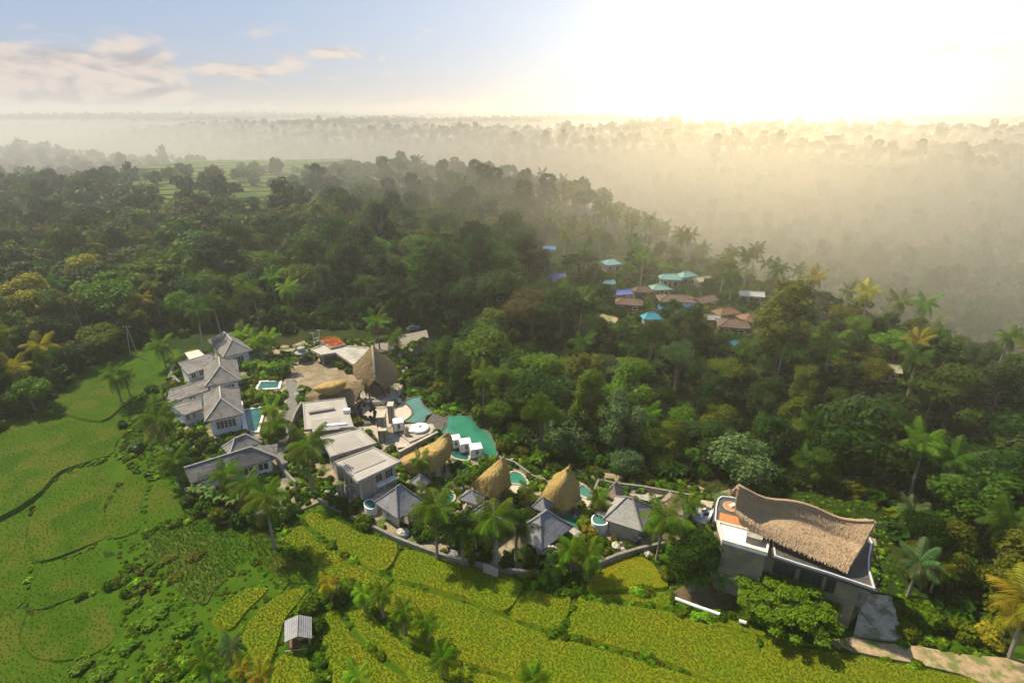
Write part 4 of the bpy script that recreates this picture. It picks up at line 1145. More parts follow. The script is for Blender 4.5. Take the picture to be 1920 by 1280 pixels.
# guard pavilion with a hat-shaped roof
t = thing('guard_pavilion', P(568, 678, 0), 'small round guard pavilion with a grey hat-shaped roof on the forecourt', 'pavilion')
gp = P(568, 678, 0)
MB().lathe(gp, [(1.7, 2.6), (1.65, 2.75), (1.05, 3.0), (.95, 3.1), (1.0, 3.9), (.8, 4.05), (.2, 4.12)], 24).build('roof', M_PALESH, t)
for k in range(6):
    a = k * math.pi / 3; p = gp + Vector((1.1 * math.cos(a), 1.1 * math.sin(a), 0)); MB().bar(p, p + Vector((0, 0, 2.65)), .16).build('post', M_WOOD, t)
MB().lathe(gp, [(1.2, 0), (1.2, .9), (1.1, .95)], 20).build('counter', M_DKCONC, t)
foot([gp + Vector((1.8, 0, 0)), gp + Vector((0, 1.8, 0)), gp + Vector((-1.8, 0, 0)), gp + Vector((0, -1.8, 0))])

# ------------------------------------------------------------------ courtyard: ring sculpture, stone pillars
t = thing('ring_sculpture', P(690, 790, 0), 'dark carved stone ring sculpture standing in the courtyard beside the topmost flat roof', 'sculpture')
c = P(688, 772, 2.4); c = Vector((c.x, c.y, 2.6))
d1 = Vector((.86, -.5, 0)); up = Vector((0, 0, 1)); dn = Vector((.5, .86, 0))
pts = [c + (d1 * math.cos(a) + up * math.sin(a)) * 2.3 for a in np.linspace(0, 2 * math.pi, 29)]
MB().tube(pts, .42, 8).build('ring', M_BLACK, t)
for a in np.linspace(0, 2 * math.pi, 13)[:-1]:
    q = c + (d1 * math.cos(a) + up * math.sin(a)) * 2.75; q2 = c + (d1 * math.cos(a) + up * math.sin(a)) * 3.25
    MB().tube([q, q2], [.3, .08], 6).build('spike', M_BLACK, t)
for a in (.5, 1.9, 3.2, 4.4, 5.5):
    q = c + (d1 * math.cos(a) + up * math.sin(a)) * 1.5 - dn * .2
    MB().lathe(q - Vector((0, 0, .45)), [(.2, 0), (.42, .3), (.3, .7), (.05, .9)], 8).build('figure', M_BLACK, t)
MB().lathe(Vector((c.x, c.y, 0)), [(2.0, 0), (1.6, .5), (1.2, .6)], 14).build('plinth', M_DKCONC, t)
for lab, px, py, wx_, dy_, hh in (('tall pale stone pillar slab nearest the ring sculpture', 718, 815, 1.5, 2.6, 4.6), ('slimmer stone pillar slab nearest the upper jade pool', 735, 790, 1.1, 1.8, 4.0), ('lower stone slab block in front of the tall pillar', 719, 826, 1.5, 1.6, 2.6)):
    t = thing('stone_pillar', P(px, py, 0), lab, 'pillar', 'stone pillars in the courtyard')
    p = P(px, py, 0)
    MB().box(p, wx_, dy_, hh, .1).build('shaft', M_STONE, t); MB().box(p + Vector((0, 0, hh)), wx_ + .2, dy_ + .2, .2, .1).build('cap', M_CREAM, t)
    for k in (-.3, .3): MB().box(p + Vector((k * wx_, -dy_ / 2 - .02, 0)), .14, .1, hh - .1, .1).build('water_channel', M_DKCONC, t)
t = thing('curved_stair', P(735, 755, 0), 'curved stone amphitheatre stair in front of the tower', 'stairs')
cs = P(733, 757, 0)
for k in range(5):
    pts = [cs + Vector(((3.4 - k * .45) * math.cos(a), (2.6 - k * .4) * math.sin(a), .15 + k * .22)) for a in np.linspace(-.4, 2.9, 18)]
    m = MB()
    for p, q in zip(pts[:-1], pts[1:]): m.bar(p, q, .5, .3)
    m.build('step', M_PINKPAVE if k % 2 else M_STONE, t)
slab('courtyard', 'brown paved court between tower and stone pillars', [(668,758),(690,742),(730,745),(745,756),(740,790),(712,822),(690,830),(672,800)], .1, .5, M_PAVING, 'structure', keep=True)

# ------------------------------------------------------------------ daybeds
def daybed(label, px, py, z, s=2.1, rz=.25, towel=True):
    p = P(px, py, z)
    t = thing('canopy_daybed', p, label, 'daybed', 'white canopy daybeds by the pools')
    a, b = Vector((math.cos(rz), math.sin(rz), 0)) * s / 2, Vector((-math.sin(rz), math.cos(rz), 0)) * s / 2
    cs_ = [p - a - b, p + a - b, p + a + b, p - a + b]
    MB().box(p, s * .96, s * .96, .4, rz).build('base', M_WOOD, t)
    MB().box(p + Vector((0, 0, .4)), s * .9, s * .9, .22, rz).build('mattress', M_CLOTH, t)
    for c in cs_: MB().bar(c, c + Vector((0, 0, 2.0)), .12).build('post', M_WOOD, t)
    q = [c * 1.0 for c in cs_]
    MB().box8([c + Vector((0, 0, 2.0)) for c in q], [p.lerp(c, .97) + Vector((0, 0, 2.25)) for c in q]).build('canopy', M_CLOTH, t)
    for i, (u, v) in enumerate(((0, 1), (1, 2), (2, 3), (3, 0))):
        for (f0, f1) in ((.02, .36), (.64, .98)) if i != 2 else ((.02, .98),):
            c0, c1 = cs_[u].lerp(cs_[v], f0), cs_[u].lerp(cs_[v], f1)
            MB().bar(c0 + Vector((0, 0, 1.2)), c1 + Vector((0, 0, 1.2)), .06, 1.6).build('curtain', M_CLOTH, t)
    if towel: MB().box(p + Vector((0, 0, .62)), .9, .5, .1, rz).build('towel', M_SEAT, t)
    foot(cs_)
daybed('white cube daybed on the terrace beside the stone pillars', 748, 806, .45)
daybed('leftmost of the three white cube daybeds at the emerald pool', 854, 838, 0.0, 2.0)
daybed('middle of the three white cube daybeds at the emerald pool', 873, 845, 0.0, 2.1)
daybed('rightmost of the three white cube daybeds, with a wooden step', 893, 855, 0.0, 2.2)
slab('daybed_terrace', 'pale paving carrying the three white daybeds', [(842,828),(850,822),(872,828),(900,845),(912,858),(900,868),(884,864),(876,846),(862,838),(846,842)], -.02 + .05, 3, M_PAVING, 'structure', keep=True)
t = thing('round_daybed', P(787, 805, .45), 'large round white daybed in the middle of the pool terrace', 'daybed')
cr = P(787, 805, .45)
MB().lathe(cr, [(1.75, 0), (1.85, .12), (1.85, .5), (1.7, .62), (.3, .66)], 32).build('mattress', M_CLOTH, t)
MB().lathe(cr, [(1.95, 0), (1.95, .2), (1.86, .2)], 32).build('base', M_GREIGE, t)
MB().lathe(cr + Vector((.1, .1, .6)), [(.35, 0), (.4, .1), (.2, .25), (.05, .28)], 12).build('cushion', M_GREIGE, t)
MB().lathe(cr + Vector((-1.5, -.9, .1)), [(.6, 0), (.65, .3), (.5, .42)], 16).build('footrest', M_CLOTH, t)
t = thing('rock', P(763, 816, .45), 'upright brown standing stone beside the round white daybed', 'stone')
p = P(763, 816, .45); MB().lathe(p, [(.5, 0), (.6, .5), (.45, 1.2), (.3, 1.8), (.08, 2.1)], 9).build('standing_stone', M_STONE, t)
t = thing('sun_lounger', P(755, 838, .12), 'low pink sun lounger on the grey terrace', 'lounger')
p = P(755, 838, .12); MB().box(p, 1.9, 1.2, .25, .2).build('frame', M_WOOD, t); MB().box(p + Vector((0, 0, .25)), 1.85, 1.15, .16, .2).build('cushion', mat('pink_cushion', (.6, .42, .33), (.5, .34, .27), 3, .8), t)

# pale round terraces, arch, white spa terrace
slab('round_terrace', 'pale round terrace beside the lens-shaped pool', [(1052,1000),(1060,991),(1075,989),(1086,994),(1088,1003),(1078,1011),(1062,1011)], .3, 1, M_CONC, 'structure', k=4, keep=True)
slab('round_terrace', 'pink round terrace beside the grass-green pool', [(957,911),(966,906),(985,908),(990,916),(978,924),(964,922)], .12, 1, M_PINKPAVE, 'structure', k=4, keep=True)
slab('round_terrace', 'pale terrace right of the right thatch cone', [(1090,932),(1105,934),(1112,944),(1100,950),(1090,946)], .12, 1, M_PINKPAVE, 'structure', k=4, keep=True)
slab('deck_terrace', 'pale flat terrace tucked behind the pale grey bungalow roof', [(1117,962),(1140,937),(1160,943),(1140,972)], 1.6, 1.6, M_CONC, 'structure', keep=True)
slab('deck_terrace', 'flat grey terrace behind the first bungalow', [(690,938),(727,910),(748,918),(705,946)], 1.2, 1.2, M_CONC, 'structure', keep=True)
slab('rear_terrace', 'pale terrace with rail between the two brown-roofed houses', [(1178,925),(1232,928),(1230,942),(1195,934)], .6, 2, M_CONC, 'structure', keep=True)
def arch(label, px, py, w, hh):
    p = P(px, py, 0)
    t = thing('stone_arch', p, label, 'arch', 'small plaster arches')
    pts = [p + Vector((math.cos(a) * w, 0, hh * .55 + math.sin(a) * hh * .45)) for a in np.linspace(0, math.pi, 9)]
    pts = [p + Vector((w, 0, 0))] + pts + [p + Vector((-w, 0, 0))]
    m = MB()
    for a, b in zip(pts[:-1], pts[1:]): m.bar(a, b, .9, .35, up=Vector((0, 1, 0)))
    m.build('arch_ring', M_CREAM, t)
    MB().box(p + Vector((0, .2, 0)), w * 1.7, .2, hh * .8).build('arch_panel', M_TAN, t)
arch('small cream plaster arch below the widest thatched shell', 811, 898, 1.1, 2.4)
arch('small tan arched doorway below the grey bungalow in front of the cone', 1032, 1052, 1.0, 2.4)
t = thing('spa_terrace', P(1312, 965, 0), 'small white two-level spa terrace with steps beside the thatched hall', 'terrace')
MB().prism([P(x, y, .8) for x, y in ((1300,975),(1325,982),(1336,958),(1308,945))], -2, .8).build('platform', M_CONC, t)
MB().prism([P(x, y, 1.4) for x, y in ((1312,945),(1334,952),(1338,940),(1314,936))], .8, 1.4).build('upper_platform', M_PALEWOOD, t)
for k, (x, y) in enumerate(((1299,968),(1314,972),(1328,976))): MB().bar(P(x, y, .8), P(x + 9, y - 22, .8), .35, .5).build('parapet', M_WHITE, t)
MB().box(P(1322, 962, .8), .9, .9, .4).build('skylight', M_GLASS, t)
foot([P(x, y, .8) for x, y in ((1300,975),(1325,982),(1336,940),(1308,935))])

# ------------------------------------------------------------------ field hut
t = thing('field_hut', P(557, 1207, -1.6), 'small open field hut with a grey gabled roof standing in the rice', 'hut')
hb = G(557, 1210); zb = hb.z
rz = hb.z + 2.0
rA, rB, rC, rD = P(533.5,1203,rz), P(584,1196,rz), P(584,1156,rz), P(534,1163,rz)
r0, r1 = P(558,1192,rz + 1.0), P(560,1152,rz + 1.0)
m1 = MB().add([rA, r0, r1, rD], [(0, 1, 2, 3)]).add([r0, rB, rC, r1], [(0, 1, 2, 3)])
t.location = Vector(((rA.x + rC.x) / 2, (rA.y + rC.y) / 2, zb))
th = Vector((0, 0, .1))
m1.add([rA - th, r0 - th, r1 - th, rD - th], [(3, 2, 1, 0)]).add([r0 - th, rB - th, rC - th, r1 - th], [(3, 2, 1, 0)])
for a, b in ((rA, r0), (r0, rB), (rB, rC), (rC, r1), (r1, rD), (rD, rA)): m1.add([a - th, b - th, b, a], [(0, 1, 2, 3)])
ro = m1.build('roof', mat('grey_sheet_roof', (.22, .22, .24), (.29, .285, .30), 1.2, .7, .3, 7), t)
for k in range(7):
    u = k / 6
    for a, b, c2, d2 in ((rA, rD, r0, r1), (rB, rC, r0, r1)):
        MB().bar(a.lerp(c2, u) + Vector((0, 0, .03)), b.lerp(d2, u) + Vector((0, 0, .03)), .05, .05).build('sheet_rib', MATS['grey_sheet_roof'], ro)
for p in (rA, rB, rC, rD):
    q = p.lerp((rA + rB + rC + rD) / 4, .2); MB().tube([(q.x, q.y, zb - .5), (q.x, q.y, rz + .1)], .07).build('post', M_PALEWOOD, t)
cq = [p.lerp((rA + rB + rC + rD) / 4, .22) for p in (rA, rB, rC, rD)]
MB().box8([Vector((p.x, p.y, zb + .35)) for p in cq], [Vector((p.x, p.y, zb + .5)) for p in cq]).build('platform', M_WOOD, t)
a, b = rA.lerp(rB, -.02), rA.lerp(rB, .8)
MB().bar(Vector((a.x, a.y - .2, zb + .7)), Vector((b.x, b.y - .2, zb + .7)), .09).build('rail', M_PALEWOOD, t)
MB().lathe(Vector((cq[0].x * .4 + cq[2].x * .6, cq[0].y * .4 + cq[2].y * .6, zb + .5)), [(.7, 0), (.75, .4), (.4, .8), (.05, .95)], 10).build('straw_heap', M_THATCH, t)

# ------------------------------------------------------------------ poles, pipe, vehicles, people
t = thing('power_pole', G(252, 668), 'thin A-frame power pole at the far end of the meadow', 'pole')
p = G(252, 668)
MB().tube([p + Vector((-1.1, 0, -.3)), p + Vector((0, 0, 8.5))], .11).build('leg', M_PALEWOOD, t); MB().tube([p + Vector((1.1, 0, -.3)), p + Vector((0, 0, 8.5))], .11).build('leg', M_PALEWOOD, t)
MB().bar(p + Vector((-1, 0, 8.2)), p + Vector((1, 0, 8.2)), .12).build('crossarm', M_WOOD, t)
for k in (-.8, 0, .8): MB().tube([p + Vector((k, 0, 8.25)), p + Vector((k, 0, 8.6))], .07).build('insulator', M_WHITE, t)
t = thing('water_pipe', G(1305, 1140, .5), 'white water pipe lying along the edge of the muddy pond', 'pipe')
a, b = G(1266, 1121, .8), G(1350, 1151, .9)
MB().tube([a, a.lerp(b, .5) + Vector((0, 0, -.06)), b], .22, 10).build('pipe_run', M_WHITE, t)
for u in (.1, .35, .6, .85): q = a.lerp(b, u); MB().tube([q - Vector((0, 0, 1.4)), q], .07).build('support', M_PALEWOOD, t)
MB().tube([G(1386, 1163, .9), G(1399, 1167, .9)], .22, 10).build('pipe_end', M_WHITE, t)

def car(label, px, py, rz, paint, name='parked_car'):
    p = P(px, py, .06)
    t = thing(name, p, label, 'car', 'cars parked by the road'); t.rotation_euler.z = rz
    prof = [(-2.0, .35), (-2.0, .85), (-1.5, .95), (-1.1, 1.45), (.5, 1.45), (1.1, .98), (1.95, .85), (2.05, .35)]
    n = len(prof)
    def loft(pr, wb, wt, zmid):
        v = [(x, -(wb if z < zmid else wt), z) for x, z in pr] + [(x, (wb if z < zmid else wt), z) for x, z in pr]
        k = len(pr)
        return v, [tuple(range(k)), tuple(range(k, 2 * k))[::-1]] + [(i, i + k, (i + 1) % k + k, (i + 1) % k) for i in range(k)]
    def put(nm, v, f, m):
        me = bpy.data.meshes.new(nm); me.from_pydata(v, [], f); me.materials.append(m); me.update()
        return link(bpy.data.objects.new(nm, me), t)
    put('body', *loft(prof, .85, .68, 1.2), paint)
    put('window_band', *loft([(-1.33, 1.0), (-1.08, 1.38), (.45, 1.38), (.95, 1.0)], .86, .72, 1.2), M_GLASS)
    for sx in (-1.25, 1.25):
        for sy in (-.8, .8):
            mb = MB().tube([(sx, sy - .1, .32), (sx, sy + .1, .32)], .32, 12)
            put('wheel', [tuple(v) for v in mb.v], mb.f, M_DKMETAL)
    for sy in (-.6, .6):
        mb = MB().box((2.0, sy, .62), .08, .3, .16); put('headlight', [tuple(v) for v in mb.v], mb.f, M_CLOTH)
car('dark car parked on the road where it enters the trees', 775, 619, .6, mat('dark_paint', (.03, .035, .05), None, 1, .3, spec=.6))
car('small dark car parked on the road behind the thatched tower', 722, 638, .4, mat('blue_paint', (.035, .05, .075), None, 1, .3, spec=.6))
def scooter(label, px, py, rz, paint):
    p = P(px, py, .06)
    t = thing('scooter', p, label, 'scooter', 'scooters on the forecourt'); t.rotation_euler.z = rz
    def put(nm, mb, m):
        me = bpy.data.meshes.new(nm); me.from_pydata([tuple(v) for v in mb.v], [], mb.f); me.materials.append(m); me.update(); return link(bpy.data.objects.new(nm, me), t)
    for x in (-.62, .62): put('wheel', MB().tube([(x, -.06, .27), (x, .06, .27)], .27, 12), M_DKMETAL)
    put('body', MB().box8([Vector(v) for v in ((-.8, -.17, .4), (.35, -.17, .3), (.35, .17, .3), (-.8, .17, .4))], [Vector(v) for v in ((-.85, -.14, .75), (0, -.12, .6), (0, .12, .6), (-.85, .14, .75))]), paint)
    put('leg_shield', MB().bar((.35, 0, .32), (.55, 0, 1.0), .36, .08), paint)
    put('seat', MB().box((-.42, 0, .72), .85, .28, .12), M_DKMETAL)
    put('handlebar', MB().tube([(.52, -.32, 1.05), (.55, 0, 1.0), (.52, .32, 1.05)], .03, 5), M_DKMETAL)
scooter('white scooter beside the guard pavilion, the one nearer it', 557, 683, .3, M_CLOTH)
scooter('white scooter beside the guard pavilion, the one farther from it', 548, 684, .5, M_CLOTH)
scooter('dark scooter parked at the road edge above the car port', 697, 652, .2, M_DKMETAL)

def skin(name, verts, edges, radii, m, parent):
    me = bpy.data.meshes.new(name); me.from_pydata(verts, edges, []); me.update(); me.materials.append(m)
    o = link(bpy.data.objects.new(name, me), parent)
    sk = o.modifiers.new('skin', 'SKIN'); sk.use_smooth_shade = True
    for i, rr_ in enumerate(radii):
        me.skin_vertices[0].data[i].radius = (rr_, rr_)
    me.skin_vertices[0].data[0].use_root = True
    sb = o.modifiers.new('sub', 'SUBSURF'); sb.levels = sb.render_levels = 1
    return o
def person(label, px, py, z, rz, shirt, trousers, bend=0.0):
    p = P(px, py, z)
    t = thing('person', p, label, 'person'); t.rotation_euler.z = rz
    s = math.sin(bend); c = math.cos(bend)
    T = lambda y, zz: (s * (zz - .92) + y, .92 + c * (zz - .92))        # bends the upper body forward
    def up(x, y, zz): a, b = T(y, zz); return (x, a, b)
    V = [(0, 0, .92), up(0, 0, 1.15), up(0, 0, 1.40), up(0, .01, 1.50), up(0, .02, 1.62), up(0, .02, 1.72),
         up(.19, 0, 1.40), up(.25, .05, 1.14), up(.24, .18, .93), up(.23, .24, .86), up(-.19, 0, 1.40), up(-.25, .05, 1.14), up(-.24, .18, .93), up(-.23, .24, .86),
         (.1, 0, .86), (.11, .04, .48), (.11, -.01, .08), (.11, .14, .04), (-.1, 0, .86), (-.11, -.06, .48), (-.11, -.12, .08), (-.11, .03, .04)]
    E = [(0, 1), (1, 2), (2, 3), (3, 4), (4, 5), (2, 6), (6, 7), (7, 8), (8, 9), (2, 10), (10, 11), (11, 12), (12, 13), (0, 14), (14, 15), (15, 16), (16, 17), (0, 18), (18, 19), (19, 20), (20, 21)]
    Rr = [.13, .12, .13, .06, .10, .08, .065, .05, .04, .045, .065, .05, .04, .045, .09, .06, .04, .045, .09, .06, .04, .045]
    body = skin('body', V, E, Rr, mat('skin_tone', (.30, .17, .10), None, 1, .6), t)
    skin('shirt', [V[i] for i in (1, 0, 2, 6, 7, 10, 11)], [(0, 1), (0, 2), (2, 3), (3, 4), (2, 5), (5, 6)], [.145, .15, .15, .085, .07, .085, .07], shirt, t)
    skin('trousers', [V[i] for i in (0, 14, 15, 16, 18, 19, 20)], [(0, 1), (1, 2), (2, 3), (0, 4), (4, 5), (5, 6)], [.14, .11, .08, .065, .11, .08, .065], trousers, t)
    skin('hair', [up(0, -.02, 1.66), up(0, -.01, 1.76)], [(0, 1)], [.115, .09], M_DKMETAL, t)
M_PURPLE = mat('purple_cotton', (.12, .04, .16), (.16, .06, .2), 4, .8); M_RED = mat('red_cotton', (.55, .08, .04), (.45, .06, .04), 4, .8); M_DENIM = mat('dark_denim', (.03, .04, .07), None, 1, .8)
person('person in a purple shirt bending over rubble below the pale bungalow', 1191, 1023, 0, .4, M_PURPLE, M_DENIM, .7)
person('person in a white shirt standing beside the stooping worker', 1198, 1019, 0, -.6, M_CLOTH, M_DENIM)
person('person in red standing at the wall behind the tall palms', 897, 1052, 0, 1.2, M_RED, M_DENIM)
person('person in red and white near the small arch', 836, 905, 0, 2.2, M_RED, M_CLOTH)
person('person in dark clothes beside the pale stone slabs on the path by the palms', 842, 1040, 0, .2, M_DENIM, M_DENIM, .5)

# loose boulders and white stones around the bungalows
def boulder(label, px, py, s, m=M_STONE2, z=0.0):
    p = P(px, py, z); r_ = random.Random(px * 7 + py)
    mb = MB().lathe(p + Vector((0, 0, -.1 * s)), [(s * .7, 0), (s * .95, s * .3), (s * .85, s * .65), (s * .5, s * .95), (s * .08, s * 1.05)], 10)
    mb.v = [p + (v - p) * (1 + .25 * (r_.random() - .5)) for v in mb.v]
    o = mb.build('boulder', m, None, False)
    return tag(o, label, 'boulder', 'loose boulders')
for lab, x, y, s, z in (('pale boulder at the tip of the bright yellow rice field', 1213, 1041, .9, -.5), ('flat pale rock slab by the wall below the first bungalow', 757, 1002, 1.1, 0), ('grey rock on the path right of the flat slab', 850, 1042, .9, 0),
                        ('white boulder left of the stone steps under the lowest flat block', 614, 926, .7, 0), ('pale boulder above the stone steps', 628, 920, .8, 0), ('pale boulder beside the plaster posts', 634, 930, .6, 0),
                        ('white rock under the pale bungalow wall', 1170, 1030, .6, 0), ('white rock nearest the stooping worker', 1181, 1030, .5, 0), ('rounded rock left of the white rocks below the pale bungalow', 1155, 1026, .8, 0), ('pink-white boulder right of the right cone', 1086, 948, .9, 0),
                        ('white boulder above the lens-shaped pool', 1079, 950, .8, 0), ('pale boulder at the edge of the half-round pool', 905, 942, .7, .1), ('sandy boulder near the green tank', 862, 900, 1.0, 0), ('sandy boulder beside the path to the arch', 852, 908, .8, 0),
                        ('white boulder at the foot of the left pointed thatch cone', 925, 920, .8, 0), ('brown boulder by the leaf-roofed lobby', 557, 740, .7, 0), ('white boulder by the leaf-roofed lobby gate', 565, 735, .8, 0)):
    boulder(lab, x, y, s, z=z)
t = thing('water_tank', P(875, 893, 0), 'small green plastic water tank left of the thatch cone', 'tank')
p = P(875, 893, 0); MB().lathe(p, [(.6, 0), (.6, 1.1), (.5, 1.3), (.2, 1.4)], 16).build('tank_body', mat('green_plastic', (.10, .42, .26), None, 1, .5), t); MB().lathe(p + Vector((0, 0, 1.4)), [(.22, 0), (.22, .1)], 12).build('lid', M_DKMETAL, t)
for lab, x, y in (('leftmost pale stone post by the lowest flat block', 637, 930), ('second pale stone post by the lowest flat block', 644, 928), ('third pale stone post by the lowest flat block', 652, 931), ('rightmost pale stone post by the lowest flat block', 659, 935)):
    p = P(x, y, 0); t = thing('stone_post', p, lab, 'post', 'stone posts under the lowest flat block'); MB().lathe(p, [(.3, 0), (.28, 1.9), (.35, 2.0), (.2, 2.3)], 10).build('shaft', M_GREIGE, t)
t = thing('plywood_panel', P(943, 1062, .2), 'pale slanted panel leaning at the boundary wall under the tall palm', 'panel')
a, b = P(906, 1056, 1.0), P(934, 1066, 1.0); MB().box8([a - Vector((0, 0, 1.6)) + Vector((0, -.6, 0)), b - Vector((0, 0, 1.6)) + Vector((0, -.6, 0)), b - Vector((0, 0, 1.6)) + Vector((0, -.5, 0)), a - Vector((0, 0, 1.6)) + Vector((0, -.5, 0))], [a, b, b + Vector((0, .1, 0)), a + Vector((0, .1, 0))]).build('board', M_PALEWOOD, t)
gz = thing('gazebo', P(368, 672, 0), 'small flat white-roofed gazebo beside the farthest villa wing', 'gazebo')
rp = [P(x, y, 2.4) for x, y in ((357,676),(387,668),(372,655),(346,661))]
MB().prism(rp, 2.2, 2.4).build('roof', mat('pale_roof', (.58, .53, .46), (.48, .44, .38), 1, .8), gz)
for p in grow(rp, -.3): MB().bar((p[0], p[1], 0), (p[0], p[1], 2.2), .18).build('post', M_WHITE, gz)
foot(rp)

# ------------------------------------------------------------------ village beyond the gorge
M_TEAL = mat('teal_sheet', (.15, .30, .265), (.12, .25, .225), 2, .5, .2); M_AQUA = mat('aqua_sheet', (.17, .32, .32), (.14, .27, .28), 2, .5); M_BLUE = mat('blue_tarp', (.05, .14, .34), (.04, .18, .35), 1, .5, .3); M_CYAN = mat('cyan_tarp', (.04, .27, .36), (.04, .22, .32), 1, .5, .3)
M_GREYSH = mat('grey_sheet', (.40, .41, .40), (.33, .33, .32), 1.5, .6); M_PURP = mat('violet_tarp', (.10, .12, .34), (.13, .15, .4), 1, .6)
M_DULL = mat('dull_grey_sheet', (.13, .115, .10), (.10, .09, .08), 1.5, .8)
VILL = [('house with a light grey sheet roof at the far left of the village', 993, 458, 9, 4.5, -.15, M_GREYSH, 'g', 3.0), ('house with a bright blue tarp roof behind the village trees', 1030, 463, 6, 4, -.1, M_BLUE, 'g', 2.6),
 ('low brown-roofed house at the village edge beside the blue-grey one', 1027, 512, 7, 5, .3, M_OLDTILE, 'h', 3.0), ('house with a blue-grey sheet roof left of the tall village trees', 1046, 515, 6, 5, .2, M_PURP, 'g', 2.6),
 ('tall square house with an aqua hipped roof', 1147, 489, 7, 6, .25, M_AQUA, 'h', 5.2), ('larger teal-roofed house, left half of the teal pair', 1257, 517, 8, 5, -.15, M_TEAL, 'h', 4.0), ('larger teal-roofed house, right half of the teal pair', 1287, 512, 7, 5, .45, M_TEAL, 'h', 4.4),
 ('green flat-pitched roof in front of the teal pair', 1238, 535, 7, 5.5, .1, mat('mint_sheet', (.19, .34, .27), (.16, .28, .23), 2, .5), 'h', 3.2), ('house with a small aqua awning roof at the village path', 1143, 527, 4, 3, .3, M_AQUA, 'g', 2.4),
 ('violet-tarped roof in the middle of the village', 1168, 545, 6, 4, .2, M_PURP, 'g', 2.6), ('brown-tiled house below the violet tarp', 1180, 562, 9, 6, -.2, M_OLDTILE, 'h', 3.0), ('brown-tiled house behind the mint roof, left of it', 1205, 540, 7, 5, .1, M_OLDTILE, 'h', 3.0),
 ('wide brown-tiled house above the bright blue tarps', 1268, 556, 12, 7, -.1, M_OLDTILE, 'h', 3.2), ('brown gabled house right of the blue tarps', 1320, 557, 8, 6, .5, M_OLDTILE, 'g', 3.2), ('blue-tarped roof, left part of the bright blue pair', 1252, 573, 6, 3.5, -.2, M_BLUE, 'g', 2.4),
 ('blue-tarped roof, right part of the bright blue pair', 1283, 573, 7, 3.5, .3, M_BLUE, 'g', 2.6), ('cyan-tarped shelter below the blue pair', 1222, 590, 6, 4, .1, M_CYAN, 'h', 2.2), ('small orange-tiled hipped shrine house', 1408, 591, 7, 6, .2, M_TERRA, 'h', 3.0),
 ('orange-brown tiled house left of the shrine house', 1362, 580, 8, 5, .35, M_TERRA, 'h', 3.0), ('brown hipped house in front of the shrine house', 1375, 602, 9, 7, -.2, M_OLDTILE, 'h', 3.0), ('pale small roof at the left foot of the brown hipped house', 1335, 592, 5, 3, -.1, M_PALESH, 'g', 2.6),
 ('long grey-brown gabled barn at the right of the village', 1450, 614, 12, 5, .55, M_BROWNSH, 'g', 3.0), ('small bright cyan tarp below the village', 1380, 641, 3.6, 2.6, .1, M_CYAN, 'g', 1.8), ('pale tan roof far back in the village', 1318, 520, 7, 4, .45, mat('tan_sheet', (.36, .34, .22), (.3, .28, .19), 1.5, .7), 'g', 3.2),
 ('dim grey roof far right in the village haze', 1410, 548, 8, 4, -.2, M_GREYSH, 'g', 3.0), ('blue-grey roof half hidden below the ridge palms', 1555, 580, 6, 4, 0, M_PURP, 'g', 3.0), ('pale tan roof among trees right of the ridge palm', 1663, 686, 6, 4, -.2, MATS['tan_sheet'], 'g', 2.8),
 ('long grey roof at the right end of the forest', 1830, 728, 11, 4, -.35, M_DULL, 'g', 3.0), ('dull red-brown roof at the right picture edge', 1880, 705, 10, 5, -.3, mat('red_sheet', (.055, .032, .026), (.045, .028, .022), 1.5, .8), 'g', 3.0), ('short grey roof below the long grey roof', 1800, 722, 5, 3.5, -.2, M_DULL, 'g', 2.8)]
VSPOT = []
for (lab, px, py, w, d, rz, m, kind, ze) in VILL:
    ze = ze * .85
    g0 = G(px, py, ze + .8)
    z0 = g0.z - ze - .8
    n1 = Vector((math.cos(rz), math.sin(rz), 0)); n2 = Vector((-math.sin(rz), math.cos(rz), 0))
    b = Vector((g0.x, g0.y, z0 + ze)) - n1 * w / 2 - n2 * d / 2
    t = thing('village_house', (g0.x, g0.y, z0), lab, 'house', 'village houses beyond the gorge')
    hip_roof(t, b, n1, n2, w, d, z0 + ze, 1.5 if kind == 'h' else 1.1, 1, m, m, gable=kind == 'g', thick=.15)
    o, q = wall_box(t, b, n1, n2, w, d, .5, z0 - 2.5, z0 + ze - .15, M_DKCONC if 'brown' in lab else M_GREIGE)
    if kind == 'g':
        for i0, i1 in ((0, 3), (1, 2)):
            aa_, bb_ = q[i0], q[i1]; tp = (aa_ + bb_) / 2
            MB().add([Vector((aa_.x, aa_.y, z0 + ze - .2)), Vector((bb_.x, bb_.y, z0 + ze - .2)), Vector((tp.x, tp.y, z0 + ze + .8))], [(0, 1, 2)]).build('gable', M_CREAM, t)
    if w > 5: window(t, q[0], q[1], .15, .35, z0 + .9, z0 + ze - .7, panes=1); window(t, q[0], q[1], .65, .85, z0 + .9, z0 + ze - .7, panes=1)
    door(t, q[0], q[1], .44, .56, z0, z0 + min(2.1, ze - .3))
    VSPOT.append((g0.x, g0.y, max(w, d) * .62))
slab_px = [(1120,600),(1135,585),(1160,580),(1158,600),(1140,618),(1118,625)]
zz = G(1140, 600).z + .15
slab('village_yard', 'bare earth bank at the edge of the village', slab_px, zz, 3, M_DIRT, 'structure', k=2)
VSPOT.append((*P(1140, 600, zz).xy, 7))
